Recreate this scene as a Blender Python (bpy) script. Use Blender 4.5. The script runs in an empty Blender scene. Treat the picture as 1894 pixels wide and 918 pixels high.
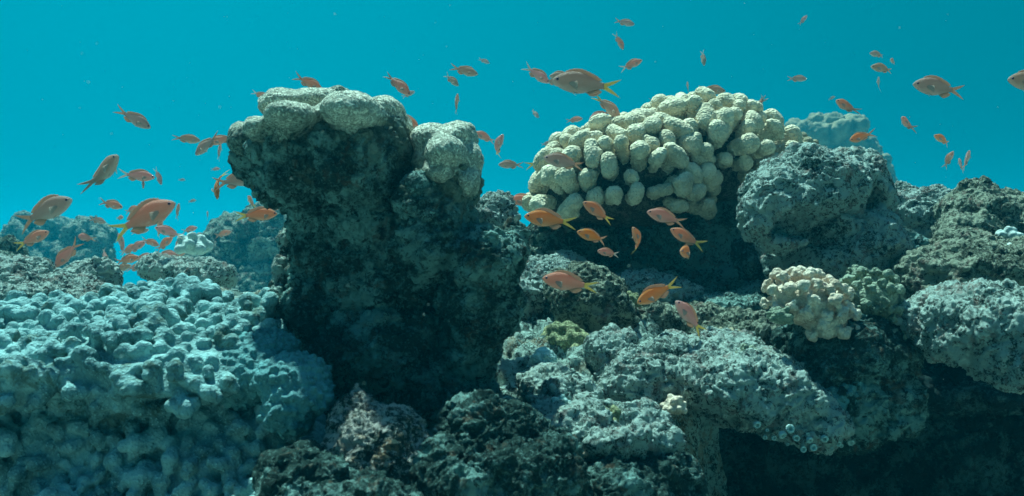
import bpy, math, random
import numpy as np
from mathutils import Matrix, Vector

R = math.radians
random.seed(7)
F_PX = 947 / math.tan(R(30))          # focal length of the photograph in its own pixels
CAM_Z = 1.0
C = bpy.context.scene.collection

# ------------------------------------------------------------------ camera
cam_d = bpy.data.cameras.new('camera')
cam = bpy.data.objects.new('camera', cam_d); C.objects.link(cam)
cam.location = (0, 0, CAM_Z); cam.rotation_euler = (R(90), 0, 0)
cam_d.sensor_width = 36; cam_d.lens = 18 / math.tan(R(30))
cam_d.clip_start = 0.02; cam_d.clip_end = 400
cam_d.dof.use_dof = True; cam_d.dof.focus_distance = 1.9; cam_d.dof.aperture_fstop = 10
bpy.context.scene.camera = cam

# ------------------------------------------------------------------ light
SUN_DIR = Vector((-0.20, 0.30, 0.93)).normalized()      # towards the sun
SUN_STRENGTH, SKY_STRENGTH, EXPOSURE = 5.0, 0.15, 0.6
sc = bpy.context.scene
sun_d = bpy.data.lights.new('sun', 'SUN'); sun_d.energy = SUN_STRENGTH; sun_d.angle = R(1.5)
sun_d.color = (0.63, 1.0, 0.91)
sun = bpy.data.objects.new('sun', sun_d); C.objects.link(sun)
sun.rotation_euler = SUN_DIR.to_track_quat('Z', 'Y').to_euler()
sun.location = (0, 0, 6)

world = bpy.data.worlds.new('World'); sc.world = world; world.use_nodes = True
wt = world.node_tree; wt.nodes.clear()
def wn(t, **k):
    n = wt.nodes.new(t)
    for a, b in k.items(): setattr(n, a, b)
    return n
sky = wn('ShaderNodeTexSky', sky_type='NISHITA', sun_disc=False)
sky.sun_elevation = math.asin(SUN_DIR.z)
sky.sun_rotation = math.atan2(SUN_DIR.x, SUN_DIR.y)
tc = wn('ShaderNodeTexCoord'); sp = wn('ShaderNodeSeparateXYZ'); wt.links.new(tc.outputs['Generated'], sp.inputs[0])
# the open water in every direction: bright upwards, dark downwards and towards the reef slope behind
ramp = wn('ShaderNodeValToRGB')
mr = wn('ShaderNodeMapRange'); mr.inputs['From Min'].default_value = -1; mr.inputs['From Max'].default_value = 1
wt.links.new(sp.outputs['Z'], mr.inputs['Value']); wt.links.new(mr.outputs[0], ramp.inputs[0])
WATER = [(-1, (0, .004, .008)), (-.35, (0, .02, .035)), (-.08, (0, .255, .37)), (.05, (0, .325, .445)),
         (.28, (0, .38, .515)), (.55, (.0, .30, .42)), (.72, (.01, .12, .16)), (1, (.01, .06, .08))]
els = ramp.color_ramp.elements
for i, (z, c) in enumerate(WATER):
    e = els[i] if i < 2 else els.new((z + 1) / 2)
    e.position = (z + 1) / 2; e.color = (*c, 1)
def wmr(src, a, b, c, d):
    n = wn('ShaderNodeMapRange', interpolation_type='SMOOTHSTEP')
    for k, v in zip(('From Min', 'From Max', 'To Min', 'To Max'), (a, b, c, d)): n.inputs[k].default_value = v
    wt.links.new(src, n.inputs['Value']); return n.outputs[0]
fx = wmr(sp.outputs['X'], -.45, .70, 1.03, .58)
fy = wmr(sp.outputs['Y'], -.1, .80, .13, 1.0)
mu = wn('ShaderNodeMath', operation='MULTIPLY'); wt.links.new(fx, mu.inputs[0]); wt.links.new(fy, mu.inputs[1])
vm = wn('ShaderNodeVectorMath', operation='SCALE'); wt.links.new(ramp.outputs[0], vm.inputs[0]); wt.links.new(mu.outputs[0], vm.inputs['Scale'])
bg1 = wn('ShaderNodeBackground'); wt.links.new(vm.outputs[0], bg1.inputs[0]); bg1.inputs[1].default_value = .565
# daylight sky seen through the surface overhead
snell = wmr(sp.outputs['Z'], .60, .80, 0, 1)
tint = wn('ShaderNodeVectorMath', operation='MULTIPLY'); wt.links.new(sky.outputs[0], tint.inputs[0]); tint.inputs[1].default_value = (.22, .60, .66)
vs = wn('ShaderNodeVectorMath', operation='SCALE'); wt.links.new(tint.outputs[0], vs.inputs[0]); wt.links.new(snell, vs.inputs['Scale'])
bg2 = wn('ShaderNodeBackground'); wt.links.new(vs.outputs[0], bg2.inputs[0]); bg2.inputs[1].default_value = SKY_STRENGTH
ad = wn('ShaderNodeAddShader'); wt.links.new(bg1.outputs[0], ad.inputs[0]); wt.links.new(bg2.outputs[0], ad.inputs[1])
wo = wn('ShaderNodeOutputWorld'); wt.links.new(ad.outputs[0], wo.inputs[0])
world.cycles.sampling_method = 'MANUAL'; world.cycles.sample_map_resolution = 512

sc.view_settings.view_transform = 'Standard'; sc.view_settings.look = 'None'
sc.view_settings.exposure = EXPOSURE; sc.view_settings.gamma = 1.0; sc.view_settings.use_curve_mapping = False
sc.render.engine = 'CYCLES'
cy = sc.cycles
cy.use_denoising = True
cy.max_bounces = 5; cy.diffuse_bounces = 2; cy.glossy_bounces = 1; cy.transmission_bounces = 2; cy.volume_bounces = 1; cy.transparent_max_bounces = 6
cy.caustics_reflective = False; cy.caustics_refractive = False
cy.sample_clamp_indirect = 3.0

# ------------------------------------------------------------------ numeric helpers
f32 = np.float32
def P(px, py, Y):                      # a point of the place seen at that pixel, Y metres away
    return np.array([(px - 947) / F_PX * Y, Y, CAM_Z - (py - 459) / F_PX * Y])
_tab = {}
from concurrent.futures import ThreadPoolExecutor
POOL = ThreadPoolExecutor(4); CH = 32768
def _tables(seed):
    if seed not in _tab:
        r = np.random.RandomState(seed)
        g = r.normal(size=(256, 3)); g /= np.linalg.norm(g, axis=1)[:, None]
        _tab[seed] = (r.permutation(256).astype(np.int32), g.astype(f32), r.rand(256, 3).astype(f32))
    return _tab[seed]
def _hash(perm, x, y, z):
    return perm[(perm[(perm[x & 255] + y) & 255] + z) & 255]
def pn(p, seed=0):                     # gradient noise, about -0.7 .. 0.7
    out = np.empty(len(p), f32); perm, g, _ = _tables(seed)
    def run(s):
        q = p[s:s + CH].astype(f32); i = np.floor(q).astype(np.int32); fr = q - i
        u = fr * fr * fr * (fr * (fr * 6 - 15) + 10)
        acc = 0
        for dx in (0, 1):
            wx = u[:, 0] if dx else 1 - u[:, 0]
            for dy in (0, 1):
                wy = u[:, 1] if dy else 1 - u[:, 1]
                for dz in (0, 1):
                    wz = u[:, 2] if dz else 1 - u[:, 2]
                    gg = g[_hash(perm, i[:, 0] + dx, i[:, 1] + dy, i[:, 2] + dz)]
                    acc = acc + wx * wy * wz * (gg[:, 0] * (fr[:, 0] - dx) + gg[:, 1] * (fr[:, 1] - dy) + gg[:, 2] * (fr[:, 2] - dz))
        out[s:s + CH] = acc
    list(POOL.map(run, range(0, len(p), CH)))
    return out
def fbm(p, octs=4, gain=.5, lac=2.03, seed=0, mode='n'):
    a, s, f = 1.0, 0, 1.0
    for o in range(octs):
        n = pn(p * f + o * 17.3, seed + o)
        if mode == 'r': n = .5 - 2 * np.abs(n)          # ridges
        elif mode == 'b': n = 2 * np.abs(n) - .4        # billows
        s = s + a * n; a *= gain; f *= lac
    return s
def worley(p, seed=0):
    perm, _, j = _tables(seed); F1 = np.empty(len(p), f32); F2 = np.empty(len(p), f32)
    for s in range(0, len(p), 400000):
        q = p[s:s + 400000].astype(f32); i = np.floor(q).astype(np.int32); fr = q - i
        a = np.full(len(q), 9, f32); b = np.full(len(q), 9, f32)
        for dx in (-1, 0, 1):
            for dy in (-1, 0, 1):
                for dz in (-1, 0, 1):
                    o = j[_hash(perm, i[:, 0] + dx, i[:, 1] + dy, i[:, 2] + dz)] + np.array([dx, dy, dz], f32) - fr
                    d = np.einsum('ij,ij->i', o, o)
                    b = np.minimum(b, np.maximum(a, d)); a = np.minimum(a, d)
        F1[s:s + 400000] = np.sqrt(a); F2[s:s + 400000] = np.sqrt(b)
    return F1, F2
def sstep(a, b, x):
    t = np.clip((x - a) / (b - a), 0, 1); return t * t * (3 - 2 * t)
def smin(a, b, k):
    h = np.clip(.5 + .5 * (b - a) / k, 0, 1)
    return b + (a - b) * h - k * h * (1 - h)

class Field:
    """A distance field on a box, turned into one welded skin."""
    def __init__(s, lo, hi, h):
        s.lo = np.array(lo, float); s.h = h
        s.n = np.maximum(np.ceil((np.array(hi) - s.lo) / h).astype(int) + 1, 3)
        s.V = np.full(tuple(s.n), 1e3, f32)
    def pts(s, sl=None):
        ax = [s.lo[k] + s.h * np.arange(s.n[k]) for k in range(3)]
        if sl: ax = [a[b] for a, b in zip(ax, sl)]
        g = np.meshgrid(*ax, indexing='ij')
        return np.stack([a.ravel() for a in g], 1).astype(f32), g[0].shape
    def ellipsoids(s, items, k=.02, warp=0, wl=.1, seed=0, ratio=2):
        H = s.h * ratio; n = np.ceil((s.n - 1) / ratio).astype(int) + 1     # big shapes on a coarser lattice
        g = np.meshgrid(*[s.lo[a] + H * np.arange(n[a]) for a in range(3)], indexing='ij')
        p = np.stack([a.ravel() for a in g], 1).astype(f32)
        if warp:
            q = p / wl
            p = p + warp * np.stack([fbm(q, 2, seed=seed), fbm(q + 31, 2, seed=seed + 3), fbm(q + 67, 2, seed=seed + 5)], 1)
        v = None
        for c, r in items:
            d = (p - np.array(c, f32)) / np.array(r, f32)
            k0 = np.sqrt((d * d).sum(1)) + 1e-6; k1 = np.sqrt(((d / np.array(r, f32)) ** 2).sum(1)) + 1e-6
            e = k0 * (k0 - 1) / k1
            v = e if v is None else smin(v, e, k)
        v = v.reshape(g[0].shape).astype(f32)
        for a in range(3):
            t = np.arange(s.n[a]) / ratio; i = np.minimum(t.astype(int), n[a] - 2); w = (t - i).astype(f32)
            w = w.reshape([-1 if b == a else 1 for b in range(3)])
            v = np.take(v, i, a) * (1 - w) + np.take(v, i + 1, a) * w
        s.V = smin(s.V, v, k).astype(f32) if s.V.min() < 900 else v
    def rough(s, fn, band=.05):
        m = np.abs(s.V) < band
        idx = np.argwhere(m); p = (s.lo + idx * s.h).astype(f32)
        s.V[m] += fn(p)
    def capsule(s, a, b, ra, rb, k=.004):
        a = np.array(a, float); b = np.array(b, float); rm = max(ra, rb) + k * 2 + s.h
        lo = np.maximum(np.floor((np.minimum(a, b) - rm - s.lo) / s.h).astype(int), 0)
        hi = np.minimum(np.ceil((np.maximum(a, b) + rm - s.lo) / s.h).astype(int) + 1, s.n)
        if (hi <= lo).any(): return
        sl = tuple(slice(l, h) for l, h in zip(lo, hi)); p, sh = s.pts(sl)
        ab = (b - a); L = ab @ ab + 1e-12
        t = np.clip(((p - a) @ ab) / L, 0, 1)
        d = np.linalg.norm(p - a - t[:, None] * ab, axis=1) - (ra + (rb - ra) * t)
        s.V[sl] = smin(s.V[sl], d.reshape(sh), k)
    def skin(s):
        V = s.V; V[0] = V[-1] = 1; V[:, 0] = V[:, -1] = 1; V[:, :, 0] = V[:, :, -1] = 1
        ins = V < 0; nx, ny, nz = V.shape
        cn = np.zeros((nx - 1, ny - 1, nz - 1), np.int8)
        for a in (0, 1):
            for b in (0, 1):
                for c in (0, 1): cn += ins[a:nx - 1 + a, b:ny - 1 + b, c:nz - 1 + c]
        act = np.argwhere((cn > 0) & (cn < 8)); ids = np.full(cn.shape, -1, np.int32)
        ids[act[:, 0], act[:, 1], act[:, 2]] = np.arange(len(act))
        acc = np.zeros((len(act), 3)); cnt = np.zeros(len(act))
        cor = [(a, b, c) for a in (0, 1) for b in (0, 1) for c in (0, 1)]
        val = {c: V[act[:, 0] + c[0], act[:, 1] + c[1], act[:, 2] + c[2]] for c in cor}
        for i, a in enumerate(cor):
            for b in cor[i + 1:]:
                if sum(abs(x - y) for x, y in zip(a, b)) != 1: continue
                va, vb = val[a], val[b]; m = (va < 0) != (vb < 0)
                t = np.where(m, va / np.where(m, va - vb, 1), 0)
                acc[m] += (np.array(a) + t[:, None] * (np.array(b) - np.array(a)))[m]; cnt[m] += 1
        ver = s.lo + (act + acc / cnt[:, None]) * s.h
        quads = []
        for ax in range(3):
            sl0 = [slice(1, -1)] * 3; sl0[ax] = slice(0, -1); sl1 = list(sl0); sl1[ax] = slice(1, None)
            A, B = ins[tuple(sl0)], ins[tuple(sl1)]
            for flip, m in ((0, A & ~B), (1, ~A & B)):
                e = np.argwhere(m)
                if not len(e): continue
                off = np.ones(3, int); off[ax] = 0; e = e + off
                u, w = [(1, 2), (2, 0), (0, 1)][ax]
                q = []
                for du, dw in ((0, 0), (-1, 0), (-1, -1), (0, -1)):
                    f = e.copy(); f[:, u] += du; f[:, w] += dw; q.append(ids[f[:, 0], f[:, 1], f[:, 2]])
                q = np.stack(q, 1); quads.append(q[:, ::-1] if flip else q)
        q = np.concatenate(quads); q = q[(q >= 0).all(1)]
        return ver, q

def mesh_from(name, v, q):
    me = bpy.data.meshes.new(name); n, k = len(q), q.shape[1]
    me.vertices.add(len(v)); me.vertices.foreach_set('co', np.ascontiguousarray(v, f32).ravel())
    me.loops.add(n * k); me.loops.foreach_set('vertex_index', np.ascontiguousarray(q, np.int32).ravel())
    me.polygons.add(n); me.polygons.foreach_set('loop_start', np.arange(0, n * k, k, dtype=np.int32))
    me.update(calc_edges=True)
    me.polygons.foreach_set('use_smooth', np.ones(n, bool)); me.update()
    return me
def coords(me):
    a = np.empty(len(me.vertices) * 3, f32); me.vertices.foreach_get('co', a); return a.reshape(-1, 3)
def normals(me):
    a = np.empty(len(me.vertices) * 3, f32); me.vertex_normals.foreach_get('vector', a); return a.reshape(-1, 3)
def refine(v, q):
    """one Catmull-Clark step on a closed quad skin"""
    nv = len(v); fp = v[q].mean(1)
    e = np.stack([q, np.roll(q, -1, 1)], 2).reshape(-1, 2).astype(np.int64); e.sort(axis=1)
    ue, inv = np.unique(e[:, 0] * nv + e[:, 1], return_inverse=True); ea, eb = ue // nv, ue % nv
    face = np.repeat(np.arange(len(q)), 4); ne = len(ue)
    def acc(idx, w, n): return np.stack([np.bincount(idx, w[:, k], n) for k in range(3)], 1)
    cnt = np.bincount(inv, minlength=ne)[:, None]
    mid = (v[ea] + v[eb]) / 2
    ep = (v[ea] + v[eb] + acc(inv, fp[face], ne)) / (2 + cnt)
    qf = q.ravel(); val = np.maximum(np.bincount(qf, minlength=nv), 1)[:, None]
    Q = acc(qf, fp[face], nv) / val
    en = np.maximum(np.bincount(ea, minlength=nv) + np.bincount(eb, minlength=nv), 1)[:, None]
    Rm = (acc(ea, mid, nv) + acc(eb, mid, nv)) / en
    vp = (Q + 2 * Rm + (val - 3) * v) / val
    ei = inv.reshape(-1, 4) + nv; fi = np.arange(len(q)) + nv + ne
    nq = np.stack([np.stack([q[:, k], ei[:, k], fi, ei[:, (k - 1) % 4]], 1) for k in range(4)], 1).reshape(-1, 4)
    return np.concatenate([vp, ep, fp]), nq
def subdiv(me, lv):
    v = coords(me).astype(float); q = np.empty(len(me.polygons) * 4, np.int32); me.polygons.foreach_get('vertices', q)
    q = q.reshape(-1, 4); n = me.name; bpy.data.meshes.remove(me)
    for _ in range(lv): v, q = refine(v, q)
    return mesh_from(n, v, q)
def displace(me, fn):
    v, n = coords(me), normals(me); d = fn(v, n)
    v = v + (d[:, None] * n if d.ndim == 1 else d)
    me.vertices.foreach_set('co', np.ascontiguousarray(v, f32).ravel()); me.update()
def link(name, me, mat, parent=None, origin=None):
    if origin is not None:
        v = coords(me) - np.array(origin, f32); me.vertices.foreach_set('co', np.ascontiguousarray(v, f32).ravel()); me.update()
    o = bpy.data.objects.new(name, me); C.objects.link(o)
    me.name = name
    if mat is not None: me.materials.clear(); me.materials.append(mat)
    if parent: o.parent = parent
    elif origin is not None: o.location = [float(a) for a in origin]
    return o
def tag(o, label=None, cat=None, group=None, kind=None):
    for k, v in (('label', label), ('category', cat), ('group', group), ('kind', kind)):
        if v: o[k] = v
    return o

# ------------------------------------------------------------------ materials
def new_mat(name):
    m = bpy.data.materials.new(name); m.use_nodes = True; nt = m.node_tree; nt.nodes.clear()
    out = nt.nodes.new('ShaderNodeOutputMaterial'); b = nt.nodes.new('ShaderNodeBsdfPrincipled')
    nt.links.new(b.outputs[0], out.inputs[0]); b.inputs['Roughness'].default_value = .85
    b.inputs['Specular IOR Level'].default_value = .15
    return m, nt, b
class NB:
    def __init__(s, nt): s.nt = nt; s.tc = nt.nodes.new('ShaderNodeTexCoord').outputs['Object']
    def noise(s, scale, detail=4, rough=.6, dist=0, off=0):
        n = s.nt.nodes.new('ShaderNodeTexNoise'); n.inputs['Scale'].default_value = scale
        n.inputs['Detail'].default_value = detail; n.inputs['Roughness'].default_value = rough; n.inputs['Distortion'].default_value = dist
        mp = s.nt.nodes.new('ShaderNodeVectorMath'); mp.operation = 'ADD'; mp.inputs[1].default_value = (off, off * 1.7, -off)
        s.nt.links.new(s.tc, mp.inputs[0]); s.nt.links.new(mp.outputs[0], n.inputs['Vector']); return n.outputs[0]
    def voro(s, scale, feature='F1', rnd=1):
        n = s.nt.nodes.new('ShaderNodeTexVoronoi'); n.feature = feature; n.inputs['Scale'].default_value = scale; n.inputs['Randomness'].default_value = rnd
        s.nt.links.new(s.tc, n.inputs['Vector']); return n.outputs['Distance']
    def rng(s, x, a, b, c=0, d=1):
        n = s.nt.nodes.new('ShaderNodeMapRange')
        for k, v in zip(('From Min', 'From Max', 'To Min', 'To Max'), (a, b, c, d)): n.inputs[k].default_value = v
        s.nt.links.new(x, n.inputs['Value']); return n.outputs[0]
    def math(s, op, a, b=0.0):
        n = s.nt.nodes.new('ShaderNodeMath'); n.operation = op
        for i, v in enumerate((a, b)):
            if isinstance(v, (int, float)): n.inputs[i].default_value = v
            else: s.nt.links.new(v, n.inputs[i])
        return n.outputs[0]
    def mix(s, fac, a, b, mode='MIX'):
        n = s.nt.nodes.new('ShaderNodeMix'); n.data_type = 'RGBA'; n.blend_type = mode
        for i, v in ((0, fac), (6, a), (7, b)):
            if isinstance(v, tuple): n.inputs[i].default_value = (*v, 1)
            elif isinstance(v, (int, float)): n.inputs[i].default_value = v
            else: s.nt.links.new(v, n.inputs[i])
        return n.outputs[2]
    def bump(s, bsdf, h, dist, strength=1.0, prev=None):
        n = s.nt.nodes.new('ShaderNodeBump'); n.inputs['Distance'].default_value = dist; n.inputs['Strength'].default_value = strength
        s.nt.links.new(h, n.inputs['Height'])
        if prev: s.nt.links.new(prev, n.inputs['Normal'])
        s.nt.links.new(n.outputs[0], bsdf.inputs['Normal']); return n.outputs[0]

def rock_mat(name, pale=(.40, .46, .42), turf=(.055, .075, .05), dark=(.02, .03, .028), pink=(.34, .20, .17), pale_amt=.5, pink_amt=.5,
             patch=9, fine=90, bump=.004, seed=0, grain=.42, soft=.022, fleck=.9, margin=0):
    m, nt, b = new_mat(name); N = NB(nt)
    big = N.noise(patch, 6, .62, .4, seed); mid = N.noise(patch * 4.5, 6, .75, .2, seed + 3); sm = N.noise(fine, 5, .8, .5, seed + 7)
    comb = N.math('ADD', N.math('MULTIPLY', big, .78 - grain), N.math('ADD', N.math('MULTIPLY', mid, .30), N.math('MULTIPLY', sm, grain)))
    c = .54 + (.5 - pale_amt) * .26
    col = N.mix(N.rng(comb, c - soft, c + soft), turf, pale)
    col = N.mix(N.rng(N.noise(patch * 2.2, 5, .65, .5, seed + 11), .60 - .10 * pink_amt, .66 - .10 * pink_amt, 0, .6), col, pink)
    col = N.mix(N.rng(N.noise(fine * .5, 5, .8, .6, seed + 13), .53, .58, 0, .85), col, dark)
    col = N.mix(N.rng(N.noise(fine * 1.6, 3, .7, 0, seed + 17), .56, .62, 0, fleck), col, pale)
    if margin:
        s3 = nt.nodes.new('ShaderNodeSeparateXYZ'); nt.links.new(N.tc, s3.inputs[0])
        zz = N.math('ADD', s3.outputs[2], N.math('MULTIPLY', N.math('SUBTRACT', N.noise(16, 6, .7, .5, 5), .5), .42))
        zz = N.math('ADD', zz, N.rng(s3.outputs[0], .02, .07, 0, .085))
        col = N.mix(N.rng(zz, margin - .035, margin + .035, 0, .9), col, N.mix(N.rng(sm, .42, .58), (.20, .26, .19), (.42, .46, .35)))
    nt.links.new(col, b.inputs['Base Color'])
    h1 = N.bump(b, N.noise(fine * .45, 8, .78, .8, seed + 19), bump * 5.0)
    N.bump(b, N.noise(fine * 2.0, 5, .8, .4, seed + 23), bump * 1.6, 1, h1)
    return m
def coral_mat(name, tip=(.62, .66, .50), base=(.30, .33, .22), scale=30, vscale=165, vb=.0025, maze=False, spots=.0, seed=0, gran=.35, margin=0):
    m, nt, b = new_mat(name); N = NB(nt)
    n1 = N.noise(scale, 4, .6, .2, seed); n2 = N.noise(scale * 9, 3, .7, 0, seed + 5)
    col = N.mix(N.rng(n1, .35, .65), base, tip)
    col = N.mix(N.rng(n2, .42, .66, 0, gran), col, tuple(min(1, a * 1.2) for a in tip))
    if maze:
        z = N.math('ABSOLUTE', N.math('SUBTRACT', N.noise(vscale, 2, .5, .6, seed + 9), .5))
        h = N.rng(z, 0, .085)
        col = N.mix(N.math('MULTIPLY', N.math('SUBTRACT', 1, h), .45), col, tuple(a * .30 for a in base))
    else:
        h = N.math('SUBTRACT', 1, N.rng(N.voro(vscale, 'SMOOTH_F1'), 0, .55))
        col = N.mix(N.rng(h, .45, .85, 0, .8), col, tuple(min(1, a * 1.18 + .04) for a in tip))
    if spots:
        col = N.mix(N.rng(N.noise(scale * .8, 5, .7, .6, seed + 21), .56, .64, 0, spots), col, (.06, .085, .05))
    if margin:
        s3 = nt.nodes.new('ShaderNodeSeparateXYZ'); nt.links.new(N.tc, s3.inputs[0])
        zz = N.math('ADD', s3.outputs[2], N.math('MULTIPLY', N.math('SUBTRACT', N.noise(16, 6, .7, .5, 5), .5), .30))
        zz = N.math('ADD', zz, N.rng(s3.outputs[0], .02, .07, 0, .085))  # right cap kept paler in colour, as sunlit
        col = N.mix(N.rng(zz, margin - .03, margin + .03), N.mix(N.rng(n2, .42, .6), (.06, .11, .09), (.30, .36, .29)), col)  # lower flank darkened in colour to stand for shade under the cap
    nt.links.new(col, b.inputs['Base Color'])
    h1 = N.bump(b, h, vb)
    N.bump(b, N.noise(420, 3, .7, 0, seed + 3), .0012, 1, h1)
    return m

M = {}
M['bed'] = rock_mat('reef_crust', pale=(.60, .80, .71), turf=(.05, .11, .095), pink=(.42, .30, .17), pale_amt=.62, patch=7, fine=110, bump=.004, pink_amt=.8)
M['crust'] = rock_mat('pale_crust', pale=(.68, .84, .76), turf=(.05, .11, .095), pale_amt=.66, patch=11, fine=120, pink_amt=.45, seed=40)
DK = dict(grain=.22, soft=.04, fleck=.4, pale=(.34, .58, .53), turf=(.045, .095, .082), dark=(.012, .026, .024), pink=(.22, .14, .09), pale_amt=.36, patch=13, fine=105, pink_amt=.35, seed=80)
M['dark'] = rock_mat('dark_turf_rock', **DK)
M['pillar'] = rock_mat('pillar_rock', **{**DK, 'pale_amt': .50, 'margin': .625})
M['shade'] = rock_mat('shade_toned_rock', grain=.25, soft=.04, fleck=.15, pale=(.16, .28, .26), turf=(.02, .05, .05), dark=(.008, .016, .018), pink=(.08, .06, .06), pale_amt=.4, patch=13, fine=100, pink_amt=.2, seed=240)  # near-black tones put the hollow's shade into the rock colour
M['teal'] = rock_mat('teal_crust', grain=.3, soft=.04, pale=(.42, .70, .64), turf=(.07, .15, .14), pale_amt=.6, patch=14, fine=110, pink_amt=.2, seed=270)
M['olive'] = rock_mat('olive_rock', pale=(.50, .56, .43), turf=(.08, .11, .08), pale_amt=.55, patch=10, fine=100, pink_amt=.3, seed=120)
M['rust'] = rock_mat('orange_crusted_rock', pale=(.80, .74, .66), turf=(.06, .10, .085), pink=(.55, .34, .20), pale_amt=.5, patch=16, fine=110, pink_amt=.6, seed=160)
M['far'] = rock_mat('far_rock', pale=(.42, .54, .44), turf=(.05, .10, .07), pale_amt=.5, patch=6, fine=45, bump=.008, seed=200)
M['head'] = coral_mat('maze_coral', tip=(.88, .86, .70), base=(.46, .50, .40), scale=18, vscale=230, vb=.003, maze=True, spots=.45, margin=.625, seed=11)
M['knob'] = coral_mat('knobbed_coral', tip=(.86, .74, .54), base=(.45, .38, .26), scale=26, vscale=170, vb=.003, seed=31)
M['brown'] = coral_mat('brown_coral', tip=(.42, .38, .26), base=(.22, .20, .13), scale=26, vscale=170, vb=.003, seed=37)
M['stem'] = rock_mat('coral_stalk', pale=(.30, .26, .18), turf=(.10, .09, .06), pale_amt=.4, patch=20, fine=150, seed=33)
M['lump'] = coral_mat('lumpy_coral', tip=(.31, .53, .53), base=(.06, .14, .145), scale=20, vscale=240, vb=.0016, spots=.7, seed=51)
M['cream'] = coral_mat('cream_coral', tip=(.80, .68, .54), base=(.44, .31, .22), scale=30, vscale=260, vb=.0018, seed=61)
M['green'] = coral_mat('green_branch_coral', tip=(.34, .40, .30), base=(.10, .14, .10), scale=30, vscale=240, vb=.002, seed=71)
M['yellow'] = coral_mat('yellow_green_coral', tip=(.46, .48, .26), base=(.20, .25, .14), scale=30, vscale=200, vb=.003, maze=True, seed=81)
M['blue'] = coral_mat('pale_blue_coral', tip=(.50, .72, .68), base=(.32, .48, .46), scale=40, vscale=220, vb=.002, seed=91)
M['white'] = coral_mat('white_coral', tip=(.55, .66, .62), base=(.30, .40, .37), scale=20, vscale=120, vb=.003, seed=95)
M['farcoral'] = coral_mat('far_coral', tip=(.36, .34, .22), base=(.10, .13, .09), scale=5, vscale=110, vb=.003, seed=97)
M['sponge'] = coral_mat('blue_grey_sponge', tip=(.14, .34, .35), base=(.06, .14, .15), scale=50, vscale=200, vb=.002, seed=99)

# ------------------------------------------------------------------ surface detail
def crag(a1=.010, l1=.05, a2=.004, l2=.014, pit=.006, lp=.022, seed=0):
    def fn(v, n):
        w = v + .010 * np.stack([pn(v / .03, seed + 50), pn(v / .03 + 9, seed + 51), pn(v / .03 + 19, seed + 52)], 1)
        d = a1 * fbm(w / l1, 2, .55, seed=seed, mode='r')
        d = d + a2 * 1.25 * fbm(w / l2, 3, .72, seed=seed + 9, mode='r')
        F1, F2 = worley(w / lp, seed + 20); k = sstep(-.15, .25, pn(v / .07, seed + 31))
        d = d - 1.3 * pit * sstep(.45, .10, F1) * k
        F1, F2 = worley(w * np.array([1, 1, 1.6], f32) / (lp * .42), seed + 27)
        return d + a2 * .7 * (np.minimum(F2 - F1, .5) - .2)
    return fn

def px_items(blobs): return [(P(a, b, Y), (rx * Y / F_PX, rd, rz * Y / F_PX)) for a, b, Y, rx, rz, rd in blobs]
def rock(name, blobs, mat, h=.005, k=.03, lv=1, warp=.02, wl=.09, rough_a=.010, rough_l=.06, fine=None, seed=0, parent=None, cuts=()):
    """blobs: (px, py, Y, rx px, rz px, depth radius m); one welded rock."""
    it = []
    for px, py, Y, rx, rz, rd in blobs:
        s = Y / F_PX; it.append((P(px, py, Y), (rx * s, rd, rz * s)))
    lo = np.min([c - np.array(r) for c, r in it], 0) - warp - rough_a * 2 - .02
    hi = np.max([c + np.array(r) for c, r in it], 0) + warp + rough_a * 2 + .02
    F = Field(lo, hi, h); F.ellipsoids(it, k, warp, wl, seed)
    if cuts:
        keep_ = F.V.copy(); F.V[:] = 1e3; F.ellipsoids(px_items(cuts), .02, .015, .05, seed + 40); F.V = np.maximum(keep_, -F.V)
    if rough_a: F.rough(lambda p: -rough_a * fbm(p / rough_l, 3, .55, seed=seed + 7, mode='r') , band=.06)
    v, q = F.skin(); me = mesh_from(name, v, q)
    if lv: me = subdiv(me, lv)
    if fine: displace(me, fine)
    base = np.array([(lo[0] + hi[0]) / 2, (lo[1] + hi[1]) / 2, lo[2]])
    return link(name, me, mat, parent, origin=base) if parent is None else link(name, me, mat, parent)

# ------------------------------------------------------------------ the reef bed and the far seabed
def lerp(x, xs, ys): return np.interp(x, xs, ys)
def bed_height(x, y):
    zc = lerp(y, [.2, .8, 1.15, 1.35, 1.6, 1.9, 2.3, 2.7, 3.2, 4.2, 6], [.50, .58, .66, .735, .80, .862, .93, .93, .75, .2, -1.2])     # middle
    zl = lerp(y, [.2, .8, 1.2, 1.7, 2.1, 2.5, 3.0, 4.2, 6], [.35, .42, .50, .82, .865, .82, .50, .05, -1.2])                             # left
    zr = lerp(y, [.2, .8, 1.3, 1.55, 1.9, 2.4, 2.9, 3.4, 4.4, 6], [.20, .22, .24, .26, .40, .90, .93, .70, .2, -1.2])                     # right, with the hollow
    wl = 1 - sstep(-.35, .0, x)
    e0 = lerp(y, [1.0, 1.35, 1.6, 2.0], [.12, .16, .26, .36]); wr = sstep(0, .12, x - e0 + .03 * np.sin(y * 23))
    return zl * wl + (1 - wl) * (zc * (1 - wr) + zr * wr)
xs = np.concatenate([np.arange(-3.2, -1.2, .05), np.arange(-1.2, -.1, .009), np.arange(-.1, .62, .0042), np.arange(.62, 1.5, .010), np.arange(1.5, 3.6, .05)])
ys = np.concatenate([np.arange(-1.5, .7, .05), np.arange(.7, 1.0, .01), np.arange(1.0, 2.3, .0045), np.arange(2.3, 3.2, .012), np.arange(3.2, 6.4, .05)])
X, Yg = np.meshgrid(xs, ys, indexing='ij')
p0 = np.stack([X.ravel(), Yg.ravel(), bed_height(X, Yg).ravel()], 1)
q3 = p0 * [1, 1, 0]
p0[:, 2] += .055 * fbm(q3 / .30, 3, seed=300) + .030 * fbm(q3 / .10, 3, seed=310, mode='r')
ii = np.arange(len(p0)).reshape(X.shape)
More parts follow.
